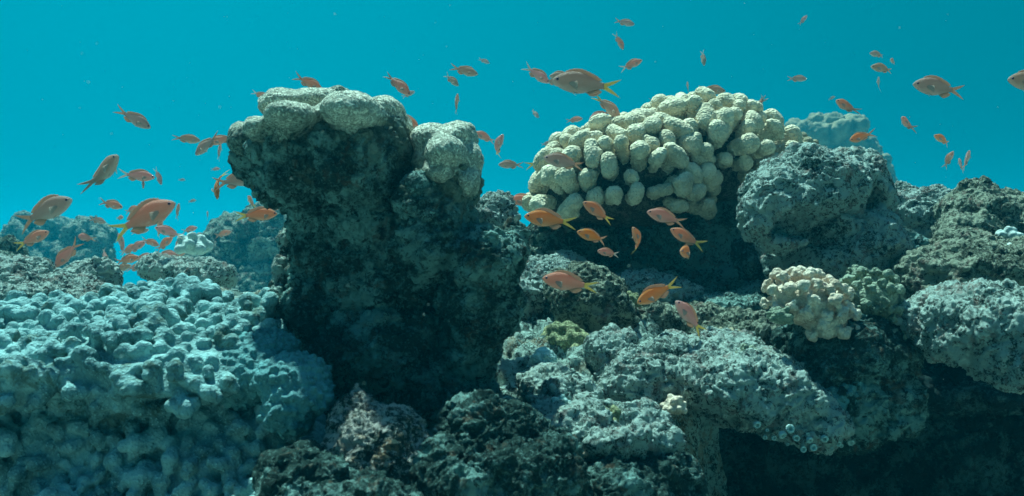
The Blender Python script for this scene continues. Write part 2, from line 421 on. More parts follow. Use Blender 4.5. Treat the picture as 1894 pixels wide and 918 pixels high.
quads = np.stack([ii[:-1, :-1], ii[1:, :-1], ii[1:, 1:], ii[:-1, 1:]], -1).reshape(-1, 4)
me = mesh_from('reef_bed', p0, quads)
displace(me, crag(.016, .055, .007, .016, .010, .028, seed=320))
tag(link('terrain', me, M['bed']), kind='structure')

sx = np.concatenate([-np.geomspace(60, 3, 30), np.linspace(-2.8, 2.8, 20), np.geomspace(3, 60, 30)])
X, Yg = np.meshgrid(sx, sx + 2, indexing='ij')
pz = np.stack([X.ravel(), Yg.ravel(), np.full(X.size, -1.6)], 1)
pz[:, 2] += .5 * fbm(pz / 4.0, 3, seed=340); ii = np.arange(len(pz)).reshape(X.shape)
me = mesh_from('seabed', pz, np.stack([ii[:-1, :-1], ii[1:, :-1], ii[1:, 1:], ii[:-1, 1:]], -1).reshape(-1, 4))
tag(link('seabed', me, M['far']), kind='structure')

# ------------------------------------------------------------------ the coral pillar
pillar = rock('coral_pillar', [
    (478, 292, 1.32, 34, 40, .05), (510, 310, 1.31, 34, 60, .06), (552, 298, 1.275, 50, 66, .08), (585, 350, 1.36, 52, 60, .08), (650, 296, 1.275, 70, 78, .09), (605, 262, 1.25, 20, 40, .05), (500, 282, 1.27, 30, 26, .05), (705, 290, 1.32, 46, 70, .08), (612, 405, 1.40, 60, 75, .08), (690, 400, 1.38, 95, 90, .10),
    (612, 480, 1.40, 60, 70, .09), (560, 470, 1.45, 22, 60, .05), (545, 550, 1.45, 28, 50, .05), (700, 520, 1.40, 120, 100, .12), (600, 570, 1.38, 62, 60, .09), (645, 600, 1.33, 46, 36, .06), (710, 640, 1.38, 140, 80, .14), (836, 345, 1.33, 40, 44, .07),
    (822, 400, 1.33, 44, 56, .09), (778, 372, 1.28, 34, 34, .05), (795, 455, 1.30, 64, 54, .08), (765, 500, 1.33, 60, 40, .06), (884, 560, 1.33, 70, 78, .09), (902, 482, 1.28, 56, 50, .08), (950, 455, 1.36, 19, 32, .04), (850, 640, 1.37, 64, 56, .09), (660, 750, 1.39, 110, 70, .12), (790, 725, 1.38, 120, 60, .12), (760, 690, 1.30, 60, 30, .05),
    (880, 860, 1.33, 120, 96, .15), (700, 860, 1.36, 160, 100, .16)],
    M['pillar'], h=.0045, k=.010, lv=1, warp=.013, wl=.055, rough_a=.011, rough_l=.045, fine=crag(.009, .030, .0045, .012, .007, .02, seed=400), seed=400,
    cuts=[(722, 400, 1.26, 26, 44, .05), (700, 490, 1.26, 30, 36, .04), (825, 520, 1.24, 34, 18, .05), (740, 600, 1.24, 60, 18, .05), (650, 690, 1.24, 60, 14, .04), (860, 690, 1.27, 60, 12, .04)])
tag(pillar, 'tall dark mushroom-shaped coral pillar with pale lobed top in front of open water', 'coral pillar')
inv = pillar.location.copy()
def crown(blobs, label, seed):
    it = [(P(a, b, Y), (rx * Y / F_PX, rd, rz * Y / F_PX)) for a, b, Y, rx, rz, rd in blobs]
    lo = np.min([c - np.array(r) for c, r in it], 0) - .025; hi = np.max([c + np.array(r) for c, r in it], 0) + .025
    F = Field(lo, hi, .004); F.ellipsoids(it, .004, .005, .05, seed)
    v, q = F.skin(); me = subdiv(mesh_from('coral_head', v, q), 1)
    displace(me, lambda v, n: .0020 * (.35 - 2 * np.abs(pn(v / .0080, seed))) + .004 * pn(v / .022, seed + 1) + .002 * pn(v / .012, seed + 4))
    v = coords(me) - np.array(inv, f32); me.vertices.foreach_set('co', v.ravel()); me.update()
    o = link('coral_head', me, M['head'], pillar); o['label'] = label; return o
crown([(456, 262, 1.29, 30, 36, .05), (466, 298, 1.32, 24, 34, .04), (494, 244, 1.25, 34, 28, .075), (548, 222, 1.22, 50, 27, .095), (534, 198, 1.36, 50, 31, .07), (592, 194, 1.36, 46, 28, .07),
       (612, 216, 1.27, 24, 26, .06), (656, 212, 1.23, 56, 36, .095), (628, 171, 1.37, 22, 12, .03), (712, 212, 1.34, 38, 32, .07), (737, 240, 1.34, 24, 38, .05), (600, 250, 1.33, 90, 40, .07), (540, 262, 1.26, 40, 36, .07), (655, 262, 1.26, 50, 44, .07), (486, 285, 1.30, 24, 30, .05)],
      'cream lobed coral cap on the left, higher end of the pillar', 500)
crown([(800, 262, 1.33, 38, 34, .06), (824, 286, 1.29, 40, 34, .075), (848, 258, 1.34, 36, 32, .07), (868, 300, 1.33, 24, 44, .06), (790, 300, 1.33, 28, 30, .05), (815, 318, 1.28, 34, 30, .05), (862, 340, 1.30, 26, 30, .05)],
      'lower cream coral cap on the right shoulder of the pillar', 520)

def on_pillar(name, blobs, mat, seed, label):
    o = rock(name, blobs, M[mat], h=.004, k=.008, warp=.012, wl=.03, rough_a=.005, rough_l=.02, fine=crag(.004, .02, .003, .009, .004, .012, seed=seed), seed=seed)
    o.parent = pillar; o.location = o.location - inv; o['label'] = label
on_pillar('pale_crust', [(531, 455, 1.42, 10, 34, .02), (523, 510, 1.40, 13, 36, .03), (514, 558, 1.38, 16, 26, .03), (506, 590, 1.36, 15, 14, .03)], 'crust', 710, 'crusted strip coloured pale as sunlit down the left flank')  # pale strip added to colour this flank as sunlit
on_pillar('teal_crust', [(772, 345, 1.262, 30, 22, .03), (790, 395, 1.25, 26, 24, .02), (762, 385, 1.262, 16, 20, .02)], 'teal', 720, 'teal crusted knob on the front')
cr = crag(.009, .035, .0045, .011, .006, .018, seed=430)
def boulder(name, blobs, mat, label, cat, seed, h=.005, group=None, **k):
    k.setdefault('fine', crag(.009, .035, .0042, .011, .006, .018, seed=seed)); k.setdefault('warp', .022); k.setdefault('wl', .06)
    o = rock(name, blobs, M[mat], h=h, seed=seed, **k); return tag(o, label, cat, group)

boulder('rock', [(912, 392, 1.55, 27, 28, .03), (915, 430, 1.56, 32, 30, .04)], 'crust', 'small pale crusted rock peeking from behind the right edge of the pillar', 'rock', 440, h=.004)
# foreground rocks in front of the pillar's foot
boulder('rock', [(690, 815, 1.06, 66, 52, .06), (730, 870, 1.06, 76, 70, .07), (660, 900, 1.03, 70, 60, .06), (655, 752, 1.09, 16, 40, .02)], 'rust',
        'small boulder crusted in orange and pale pink at the dark foot of the pillar', 'rock', 450, h=.004, rough_a=.007, warp=.012)
boulder('rock', [(900, 830, 1.12, 85, 95, .09), (960, 880, 1.10, 110, 90, .10), (830, 900, 1.05, 90, 70, .08)], 'dark',
        'dark turf covered rock at the bottom centre beneath the pillar', 'rock', 460, h=.004)
boulder('rock', [(560, 900, .98, 70, 50, .08), (640, 930, .95, 120, 45, .08)], 'dark', 'low dark brown rock at the bottom edge right of the lumpy coral', 'rock', 465, h=.004)

# central slope, rock by rock
boulder('boulder', [(1095, 560, 1.72, 66, 52, .08), (1070, 525, 1.78, 60, 26, .07), (1120, 590, 1.70, 40, 40, .05)], 'olive', 'round dark boulder with turf front in the middle of the pale slope', 'boulder', 470)
boulder('rock', [(1130, 655, 1.50, 40, 30, .05), (1122, 632, 1.53, 22, 16, .02), (1150, 636, 1.52, 18, 14, .02)], 'crust', 'small pale angular rock with a pointed top above the shaded boulder', 'rock', 480, h=.004, warp=.01)
boulder('boulder', [(1215, 700, 1.46, 72, 52, .07), (1160, 715, 1.45, 50, 45, .06), (1255, 670, 1.50, 50, 38, .06)], 'crust', 'broad craggy boulder with shaded front below the pointed pale rock', 'boulder', 490, h=.0045)
boulder('boulder', [(1020, 725, 1.40, 55, 38, .06), (1065, 745, 1.38, 36, 30, .04)], 'crust', 'low rounded pale rock beside the right edge of the pillar foot', 'boulder', 500)
boulder('boulder', [(1330, 662, 1.50, 85, 36, .08), (1400, 708, 1.40, 75, 42, .08), (1450, 745, 1.38, 76, 32, .07), (1350, 712, 1.38, 66, 42, .07), (1290, 700, 1.44, 60, 40, .06), (1490, 786, 1.38, 70, 26, .06), (1400, 735, 1.62, 130, 36, .18)], 'crust',  # rear blob added out of view to keep sun off the hollow
        'long pale crusted ledge jutting over the dark hollow at lower right', 'ledge', 510, h=.005, warp=.018)
boulder('rock', [(1260, 595, 1.85, 70, 22, .08), (1200, 590, 1.80, 40, 22, .05), (1170, 600, 1.8, 30, 16, .04)], 'olive', 'low rubble rock under the fish with the yellow raised tail', 'rock', 520)
boulder('rock', [(1390, 615, 1.64, 62, 30, .08), (1330, 625, 1.62, 40, 18, .06)], 'olive', 'brownish low rock left of and below the cream branching coral', 'rock', 530)
boulder('boulder', [(1020, 448, 2.30, 46, 40, .12), (1080, 450, 2.35, 60, 50, .12), (1010, 490, 2.2, 60, 30, .1)], 'far', 'hazy grey rock under the left edge of the big knobbed coral', 'boulder', 540, h=.007)
boulder('rock', [(1110, 800, 1.24, 100, 34, .09), (1040, 770, 1.30, 60, 22, .06), (1190, 800, 1.26, 60, 36, .07)], 'crust', 'flat pale crusted rock low in the middle just right of the dark rocks', 'rock', 550, h=.0045)
boulder('boulder', [(1210, 905, 1.22, 80, 70, .09), (1130, 900, 1.18, 70, 60, .09)], 'dark', 'dark algae covered boulder at the bottom edge right of centre', 'boulder', 560)
boulder('boulder', [(1290, 480, 2.42, 150, 90, .20), (1180, 470, 2.45, 110, 60, .18), (1370, 420, 2.5, 110, 100, .20), (1330, 540, 2.3, 120, 40, .15), (1200, 530, 2.1, 70, 20, .1)], 'teal', 'dark shadowed rock carrying the big knobbed coral', 'boulder', 570, h=.009)
boulder('boulder', [(1000, 520, 1.98, 60, 34, .10), (960, 560, 1.85, 50, 40, .08), (1040, 500, 2.05, 50, 24, .08)], 'crust', 'pale crusted rock right beside the pillar at mid height, behind the round dark boulder', 'boulder', 575)
boulder('rock', [(1190, 535, 2.02, 62, 26, .08), (1240, 550, 1.98, 50, 20, .07)], 'crust', 'low pale rubble rock in the dim slope under the big knobbed coral', 'rock', 576)
boulder('rock', [(1340, 575, 1.92, 60, 22, .08), (1400, 560, 2.0, 50, 24, .08)], 'teal', 'low teal rock in the dim slope left of the cream branching coral', 'rock', 577)
# right side
boulder('boulder', [(1500, 345, 1.86, 95, 62, .12), (1580, 350, 1.92, 62, 66, .10), (1440, 390, 1.78, 62, 66, .09), (1500, 430, 1.95, 90, 80, .09), (1590, 450, 1.86, 75, 62, .09), (1460, 480, 1.92, 44, 40, .05), (1540, 490, 1.84, 60, 36, .07), (1400, 380, 1.82, 28, 42, .05)], 'crust',
        'large craggy boulder with pale top and hollow dark front right of the knobbed coral', 'boulder', 580, h=.006, warp=.035, wl=.08, cuts=[(1500, 415, 1.70, 76, 40, .12), (1620, 365, 1.80, 30, 34, .08)])
boulder('boulder', [(1655, 490, 2.10, 55, 62, .10), (1620, 520, 2.05, 50, 40, .08), (1395, 480, 2.1, 30, 34, .05)], 'dark', 'dark rock in shadow behind and right of the craggy boulder', 'boulder', 590)
boulder('rock', [(1690, 395, 2.50, 60, 40, .12), (1655, 370, 2.6, 26, 26, .06), (1740, 420, 2.45, 50, 60, .10), (1700, 450, 2.5, 70, 50, .1)], 'crust', 'pale topped rock on the skyline between the craggy boulder and the ridge', 'rock', 600, h=.007, warp=.03)
boulder('rock', [(1815, 390, 2.25, 70, 32, .12), (1808, 352, 2.28, 20, 20, .04), (1870, 395, 2.3, 60, 28, .12), (1790, 425, 2.15, 52, 26, .08), (1900, 430, 2.2, 70, 50, .12), (1830, 470, 2.3, 110, 40, .1)], 'olive',
        'olive ridge rock with a small round peak against the water at the right edge', 'rock', 610, h=.007, warp=.03)
boulder('boulder', [(1790, 510, 1.72, 100, 55, .14), (1880, 500, 1.76, 90, 48, .14), (1780, 455, 1.82, 50, 24, .06), (1700, 530, 1.70, 40, 46, .08)], 'olive', 'broad rounded boulder in the sun at the right edge, upper of the two', 'boulder', 620, h=.006)
boulder('boulder', [(1850, 600, 1.36, 110, 62, .12), (1740, 590, 1.42, 66, 36, .07), (1790, 630, 1.36, 60, 34, .06), (1900, 660, 1.3, 70, 50, .1)], 'crust', 'overhanging boulder with knobbly pale rim at the right edge above the black hollow', 'boulder', 630, h=.005, warp=.025)
boulder('boulder', [(1560, 660, 1.46, 95, 75, .10), (1590, 740, 1.46, 95, 75, .10), (1530, 760, 1.44, 80, 60, .07), (1500, 640, 1.5, 60, 50, .07), (1640, 640, 1.5, 50, 60, .08)], 'dark', 'dark stump of rock carrying the cream branching coral', 'boulder', 640)
boulder('boulder', [(1700, 850, 2.0, 260, 150, .15), (1450, 880, 1.98, 220, 120, .12), (1880, 780, 2.0, 120, 170, .15), (1760, 705, 1.80, 190, 34, .22), (1560, 700, 1.75, 120, 50, .2)], 'shade', 'rock wall coloured dark as shade, deep in the hollow at lower right', 'boulder', 650, h=.009)  # roof blobs added to block sun from the wall below
# left background
boulder('boulder', [(462, 478, 8.0, 74, 74, .6), (510, 450, 8.0, 60, 70, .6), (405, 498, 7.8, 52, 60, .5), (470, 580, 7.7, 120, 90, .6)], 'far', 'hazy grey-green mound rising left of the pillar', 'boulder', 660, h=.032, warp=.11, wl=.4, rough_a=.06, rough_l=.24, fine=crag(.06, .2, .03, .07, .03, .13, seed=660))
boulder('boulder', [(95, 440, 12.6, 30, 34, .8), (66, 475, 12.5, 34, 40, .8), (100, 500, 12.4, 40, 50, .8), (70, 600, 12.5, 100, 90, .9)], 'far', 'hazy dark rock farthest left beyond the slope, the taller of two', 'boulder', 670, h=.05, warp=.2, wl=.6, rough_a=.11, rough_l=.4, fine=crag(.10, .33, .04, .11, .05, .2, seed=670))
boulder('boulder', [(164, 442, 11.0, 22, 20, .45), (156, 490, 10.8, 28, 40, .5), (140, 570, 10.8, 60, 60, .8)], 'far', 'hazy round topped rock right of the taller far rock', 'boulder', 680, h=.045, warp=.17, wl=.5, rough_a=.10, rough_l=.33, fine=crag(.09, .3, .035, .1, .04, .18, seed=680))
boulder('rock', [(8, 468, 3.2, 22, 28, .12), (0, 510, 3.1, 40, 40, .15)], 'far', 'grey rock cut by the left edge of the view', 'rock', 690, h=.01)
boulder('rock', [(182, 515, 2.0, 30, 32, .05), (155, 508, 2.05, 24, 20, .04), (135, 520, 2.0, 24, 18, .03)], 'crust', 'pale twin humped rock on the left slope below the far rocks', 'rock', 700, warp=.012)
boulder('rock', [(60, 556, 1.85, 130, 36, .18), (20, 510, 2.05, 60, 26, .14), (130, 580, 1.75, 70, 26, .12)], 'crust', 'flat sunlit rubble rock at the left edge behind the lumpy coral', 'rock', 710)
boulder('rock', [(310, 496, 2.6, 46, 18, .08), (370, 510, 2.5, 60, 26, .1)], 'crust', 'low pale rock between the lumpy coral and the hazy mound', 'rock', 720, h=.007)

# ------------------------------------------------------------------ knobbed corals
def on_surface(v, n, count_cap, spacing, keep, rs):
    idx = np.flatnonzero(keep(v, n)); rs.shuffle(idx); out = []
    cell = {}
    for i in idx:
        p = v[i]; k = tuple((p / spacing).astype(int)); ok = True
        for a in (-1, 0, 1):
            for b in (-1, 0, 1):
                for c in (-1, 0, 1):
                    for j in cell.get((k[0] + a, k[1] + b, k[2] + c), ()):
                        if np.linalg.norm(v[j] - p) < spacing: ok = False; break
        if ok:
            cell.setdefault(k, []).append(i); out.append(i)
            if len(out) >= count_cap: break
    return out
def field_for(it, h, pad=.05):
    lo = np.min([c - np.array(r) for c, r in it], 0) - pad; hi = np.max([c + np.array(r) for c, r in it], 0) + pad
    return Field(lo, hi, h)

# the great knobbed head: a stalk body with every knob a part of its own
core = px_items([(1165, 335, 2.20, 128, 82, .17), (1290, 288, 2.26, 114, 72, .17), (1090, 350, 2.14, 62, 48, .09), (1382, 284, 2.32, 50, 38, .09), (1160, 372, 2.14, 110, 34, .10), (1060, 372, 2.12, 50, 28, .07), (1330, 330, 2.24, 60, 40, .09)])
F = field_for(core, .008); F.ellipsoids(core, .04)
v, q = F.skin(); cme = mesh_from('stalk_body', v, q); cv, cnn = coords(cme), normals(cme)
head = bpy.data.objects.new('knobbed_coral', None); C.objects.link(head)
hb = P(1230, 400, 2.22); head.location = hb.tolist()
tag(head, 'large domed coral of cream rounded knobs, the biggest coral right of the pillar', 'coral')
cme2 = subdiv(cme, 1); displace(cme2, lambda v, n: .006 * fbm(v / .03, 3, seed=5, mode='r'))
link('stalk_body', cme2, M['stem'], head, origin=hb)
rs = np.random.RandomState(5)
sel = on_surface(cv, cnn, 400, .0325, lambda v, n: (n[:, 2] > -.55), rs)
def knob_mesh(pos, nrm, r, elong, hf, seed, fork):
    rr = np.random.RandomState(seed)
    t = np.cross(nrm, rr.normal(size=3)); t /= np.linalg.norm(t)
    nrm = nrm + .25 * np.array([0, 0, 1.]) + .12 * rr.normal(size=3); nrm /= np.linalg.norm(nrm)
    tipc = pos + nrm * hf
    F = Field(np.minimum(tipc, pos) - r * 1.9 - .01, np.maximum(tipc, pos) + r * 1.9 + .01, .0036)
    F.capsule(pos - nrm * .015 - t * elong * .5, pos + nrm * hf * .35 + t * elong * .4, r * .7, r * .82, .006)
    F.capsule(tipc - t * elong, tipc + t * elong * .9, r, r * rr.uniform(.8, 1.0), .010)
    F.capsule(pos + nrm * hf * .35, tipc, r * .8, r * .92, .012)
    if fork:
        s2 = np.cross(nrm, t); F.capsule(tipc + s2 * r * .7 - nrm * r * .25, tipc + s2 * r * 1.0, r * .55, r * .62, .006)
    v, q = F.skin(); me = subdiv(mesh_from('knob', v, q), 1)
    def bumps(v, n):
        F1, _ = worley(v / .0068, seed % 97)
        side = np.clip(1.15 - .9 * np.maximum((v - pos) @ nrm / (hf + r), 0) ** 2, .35, 1)
        return .0026 * side * sstep(.60, .15, F1) + .006 * pn(v / .04, seed % 89)
    displace(me, bumps); return me
made = []
for k, i in enumerate(sel):
    big = rs.rand(); r = .0130 + .0085 * big
    el = rs.choice([.001, .007, .013, .021], p=[.25, .3, .25, .2])
    made.append((cv[i][1] - .3 * cnn[i][1], knob_mesh(cv[i].astype(float), cnn[i].astype(float), r, el, rs.uniform(.030, .056), 1000 + k, rs.rand() < .45), cnn[i], cv[i]))
made.sort(key=lambda t: (t[2][1] > .35, t[0]))
for o_, me, nn, pp in made[:100]:
    br = pp[0] > .47
    link('knob', me, M['knob'], head, origin=hb)
if len(made) > 100:
    vs_, qs_, off = [], [], 0
    for _, me, _, _ in made[100:]:
        v = coords(me); q = np.empty(len(me.polygons) * 4, np.int32); me.polygons.foreach_get('vertices', q)
        vs_.append(v); qs_.append(q.reshape(-1, 4) + off); off += len(v)
    tag(link('knob', mesh_from('knob', np.concatenate(vs_), np.concatenate(qs_)), M['knob'], head, origin=hb), kind='stuff')

def lumpy(name, blobs, mat, label, cat, h=.005, ratio=3, lv=1, sp=.02, rr=(.008, .013), ln=(.004, .03), k=.02, kk=.004, seed=0, keep=None, warp=.0, clump=False, fine=None, tips=1, group=None, up=.3):
    it = px_items(blobs); F = field_for(it, h, .06 + warp); F.ellipsoids(it, k, warp, .12, seed, ratio)
    v, q = F.skin(); t = mesh_from('t', v, q); cv, nn = coords(t), normals(t); bpy.data.meshes.remove(t)
    r = np.random.RandomState(seed)
    for i in on_surface(cv, nn, 4000, sp, keep or (lambda v, n: n[:, 2] > -.5), r):
        c = 1.0
        if clump: c = np.clip(.35 + 2.2 * pn(cv[i:i + 1] / .07, seed)[0] + .5 * r.rand(), .15, 1.6)
        n = nn[i] + up * np.array([0, 0, 1.]) + .25 * r.normal(size=3); n /= np.linalg.norm(n)
        R0 = r.uniform(*rr) * (.75 + .35 * min(c, 1.2)); L = r.uniform(*ln) * c; a = cv[i].astype(float)
        F.capsule(a - n * R0, a + n * L, R0 * .85, R0 * .7, kk); F.capsule(a + n * L, a + n * L, R0, R0, kk)
        t1 = np.cross(n, r.normal(size=3)); t1 /= np.linalg.norm(t1); t2 = np.cross(n, t1); a0 = r.rand() * 6.28
        for j in range(tips - 1):
            an = a0 + 6.283 * j / (tips - 1) + r.uniform(-.5, .5); d = t1 * math.cos(an) + t2 * math.sin(an)
            c_ = a + n * (L - R0 * r.uniform(.1, .8)) + d * R0 * r.uniform(.85, 1.15); hr = R0 * r.uniform(.62, .85); F.capsule(c_, c_, hr, hr, kk)
    v, q = F.skin(); me = mesh_from(name, v, q)
    if lv: me = subdiv(me, lv)
    displace(me, fine or (lambda v, n: .0013 * pn(v / .006, seed + 1) + .002 * pn(v / .016, seed + 2)))
    lo = v.min(0); base = np.array([v[:, 0].mean(), v[:, 1].mean(), lo[2]])
    return tag(link(name, me, M[mat], origin=base), label, cat, group)

# foreground left: lumpy colony spreading over the slope
lumpy('lumpy_coral', [(300, 605, 1.40, 115, 40, .16), (280, 570, 1.5, 60, 20, .06), (330, 580, 1.5, 60, 26, .08), (110, 650, 1.30, 220, 48, .20), (20, 700, 1.16, 110, 30, .08), (90, 690, 1.14, 60, 22, .07), (320, 665, 1.25, 170, 50, .15), (230, 735, 1.16, 60, 24, .06), (300, 700, 1.14, 60, 22, .07), (400, 720, 1.15, 50, 24, .05), (60, 830, 1.22, 240, 150, .09),
       (250, 860, 1.20, 260, 130, .09), (440, 830, 1.20, 130, 100, .09), (150, 770, 1.20, 50, 26, .05), (340, 790, 1.18, 50, 26, .04), (240, 850, 1.17, 44, 22, .04), (450, 700, 1.26, 100, 60, .10), (40, 1000, 1.16, 260, 120, .12), (340, 1000, 1.16, 260, 110, .12), (520, 930, 1.12, 90, 50, .06),
       (440, 615, 1.35, 60, 30, .08), (60, 620, 1.5, 150, 40, .15), (90, 820, 1.18, 50, 24, .04), (30, 860, 1.14, 40, 24, .04), (400, 880, 1.15, 60, 24, .04)],
      'lump', 'wide teal-grey lumpy coral colony filling the lower left foreground', 'coral', h=.0036, sp=.0195, rr=(.0085, .0118), ln=(.009, .024), warp=.040, clump=True, tips=3, k=.03, kk=.0012, seed=801, up=.35,
      keep=lambda v, n: (n[:, 2] > -.75) & (n[:, 1] < .6), fine=lambda v, n: .0006 * pn(v / .005, 3) + .0012 * pn(v / .014, 2))
lumpy('shelf_coral', [(540, 695, 1.12, 66, 36, .06), (485, 645, 1.22, 56, 32, .07), (580, 735, 1.10, 42, 28, .05), (540, 760, 1.10, 44, 56, .05), (470, 700, 1.18, 60, 60, .05)], 'sponge', 'smooth dark teal shelf coral with frilled edge between lumpy colony and pillar foot', 'coral',
      h=.0036, sp=.0095, rr=(.0035, .0055), ln=(0, .003), k=.02, kk=.002, warp=.02, seed=820, keep=lambda v, n: n[:, 1] < .5)
# further corals
lumpy('branching_coral', [(1496, 560, 1.42, 56, 44, .045), (1530, 600, 1.41, 36, 30, .035), (1456, 550, 1.42, 26, 28, .03)], 'cream', 'cream pink branching coral with white rounded tips on the dark rock stump', 'coral', h=.0021, sp=.0165, rr=(.0056, .0072), ln=(.009, .020), k=.012, kk=.0012, tips=5, seed=830, keep=lambda v, n: n[:, 2] > -.45, up=.2)
lumpy('branching_coral', [(1612, 555, 1.46, 46, 42, .045), (1640, 610, 1.46, 34, 40, .035)], 'green', 'dull green branching coral just right of the cream one', 'coral', h=.0024, sp=.0155, rr=(.0045, .006), ln=(.006, .018), k=.012, kk=.0012, tips=5, seed=840)
lumpy('finger_coral', [(1586, 515, 1.50, 15, 20, .016)], 'green', 'single upright rounded coral finger behind the two branching corals', 'coral', h=.0026, sp=.008, rr=(.003, .0045), ln=(.002, .005), k=.01, kk=.002, seed=850)
lumpy('small_coral', [(1040, 626, 1.60, 30, 20, .03), (1062, 640, 1.58, 22, 22, .025)], 'yellow', 'small yellow-green lobed coral in the middle of the slope', 'coral', h=.003, sp=.014, rr=(.008, .011), ln=(0, .006), seed=860)
lumpy('small_coral', [(1006, 664, 1.48, 19, 15, .018)], 'blue', 'small pale blue rounded coral below the yellow-green one', 'coral', h=.0026, sp=.007, rr=(.0035, .005), ln=(0, .003), seed=870)
lumpy('small_coral', [(358, 456, 3.0, 24, 16, .05)], 'white', 'white rounded coral lump against the water left of the hazy mound', 'coral', h=.007, sp=.03, rr=(.014, .02), ln=(0, .01), seed=880)
lumpy('small_coral', [(1866, 436, 1.98, 17, 11, .02)], 'white', 'white coral nodule near the right edge, upper of a pair', 'coral', h=.004, sp=.014, rr=(.007, .009), ln=(0, .003), seed=885)
lumpy('small_coral', [(1864, 458, 1.74, 14, 9, .016)], 'white', 'white coral nodule near the right edge, lower of a pair', 'coral', h=.004, sp=.014, rr=(.006, .009), ln=(0, .003), seed=886)
lumpy('lobed_coral', [(1530, 258, 15, 58, 34, .6), (1478, 262, 14.9, 30, 24, .4), (1598, 300, 15.1, 26, 26, .4), (1560, 320, 15, 80, 50, .6), (1560, 420, 15, 110, 90, .8)], 'farcoral', 'hazy blue-grey lobed coral dome on the skyline behind the craggy boulder', 'coral', h=.045, sp=.26, rr=(.10, .20), ln=(-.03, .08), k=.14, kk=.03, warp=.18, fine=lambda v, n: .05 * fbm(v / .16, 3, .6, seed=4, mode='r'), seed=890)
lumpy('brown_coral', [(1465, 282, 2.75, 44, 22, .07)], 'brown', 'brownish knobbed coral patch behind the right end of the big knobbed coral', 'coral', h=.006, sp=.028, rr=(.013, .017), ln=(.002, .014), kk=.005, seed=895)
lumpy('small_coral', [(1080, 838, 1.16, 0.1 + 12, 9, .01)], 'cream', 'tiny cream coral tuft low in the middle of the slope', 'coral', h=.0025, sp=.007, rr=(.0025, .004), ln=(.001, .006), seed=897)

for q_ in [(1242, 752, 1.36, 16, 10, 'cream', 'small cream lump of coral at the foot of the broad craggy boulder'),
           (1128, 772, 1.22, 18, 8, 'yellow', 'low yellowish coral crust on the flat pale rock'),
           (1164, 556, 1.74, 12, 9, 'yellow', 'tiny yellow-brown coral tuft at the right side of the round dark boulder'),
           (1030, 752, 1.30, 12, 9, 'blue', 'tiny pale coral bump on the low rounded rock beside the pillar'),
           (1345, 622, 1.54, 13, 9, 'brown', 'small brown coral clump on the brownish low rock'),
           (1440, 585, 1.38, 15, 11, 'olive_', 'small olive coral knob tucked under the left side of the cream branching coral'),
           (1380, 655, 1.40, 11, 8, 'green', 'tiny green coral tuft on top of the long pale ledge'),
           (1760, 560, 1.56, 20, 12, 'yellow', 'flat yellowish coral patch between the two big right edge boulders')]:
    x_, y_, Y_, a_, b_2, m_, l_ = q_
    lumpy('small_coral', [(x_, y_, Y_, a_, b_2, .014), (x_ + a_ * .7, y_ + 3, Y_, a_ * .6, b_2 * .7, .01)], {'olive_': 'green'}.get(m_, m_), l_, 'coral', h=.0028, sp=.009, rr=(.0035, .005), ln=(0, .006), seed=int(x_))
lumpy('encrusting_sponge', [(1555, 735, 1.375, 34, 22, .012), (1590, 715, 1.375, 22, 16, .012), (1535, 755, 1.375, 18, 14, .01)], 'sponge', 'blue-teal crusting patch on the shaded face of the dark rock stump', 'sponge', h=.003, sp=.010, rr=(.003, .0045), ln=(0, .002), seed=905)

# cup polyps hanging from the ledge
def cup_mesh(r):
    pr = [(0, -.9 * r), (.55 * r, -.75 * r), (.95 * r, -.2 * r), (1.0 * r, .35 * r), (.82 * r, .62 * r), (.55 * r, .58 * r), (.38 * r, .3 * r), (.30 * r, -.2 * r), (0, -.35 * r)]
    n = 18; vs = []; qs = []
    for rad, z in pr:
        for a in range(n): vs.append((max(rad, 1e-5) * math.cos(a * 2 * math.pi / n), max(rad, 1e-5) * math.sin(a * 2 * math.pi / n), z))
    for i in range(len(pr) - 1):
        for a in range(n): b = (a + 1) % n; qs.append((i * n + a, i * n + b, (i + 1) * n + b, (i + 1) * n + a))
    return mesh_from('polyp', np.array(vs), np.array(qs))
pol = bpy.data.objects.new('cup_coral', None); C.objects.link(pol); pb = P(1480, 822, 1.33); pol.location = pb.tolist()
tag(pol, 'row of pale teal ring-mouthed cup polyps hanging under the ledge at lower right', 'cup coral')
cm = [cup_mesh(.0070), cup_mesh(.0058)]
for i, (x, y, Y) in enumerate([(1402, 790, 1.30), (1424, 797, 1.30), (1462, 791, 1.29), (1446, 806, 1.30), (1436, 815, 1.31), (1455, 824, 1.31), (1470, 812, 1.30), (1482, 830, 1.31), (1494, 817, 1.30),
                               (1508, 829, 1.31), (1520, 814, 1.31), (1534, 826, 1.32), (1548, 816, 1.33), (1500, 805, 1.30), (1560, 828, 1.34), (1414, 806, 1.31), (1590, 815, 1.38), (1605, 800, 1.40), (1575, 818, 1.37)]):
    o = link('polyp', cm[i % 2], M['sponge'] if i % 3 else M['blue'], pol)
    o.location = (P(x + random.uniform(-6, 6), y + random.uniform(-6, 4), Y) - pb).tolist(); o.rotation_euler = (R(100 + random.uniform(-25, 25)), R(random.uniform(-30, 30)), 0)
    s_ = random.uniform(.45, 1.15); o.scale = (s_, s_ * random.uniform(.8, 1.1), s_)
for c_ in cm: c_.materials.clear(); c_.materials.append(M['blue'])

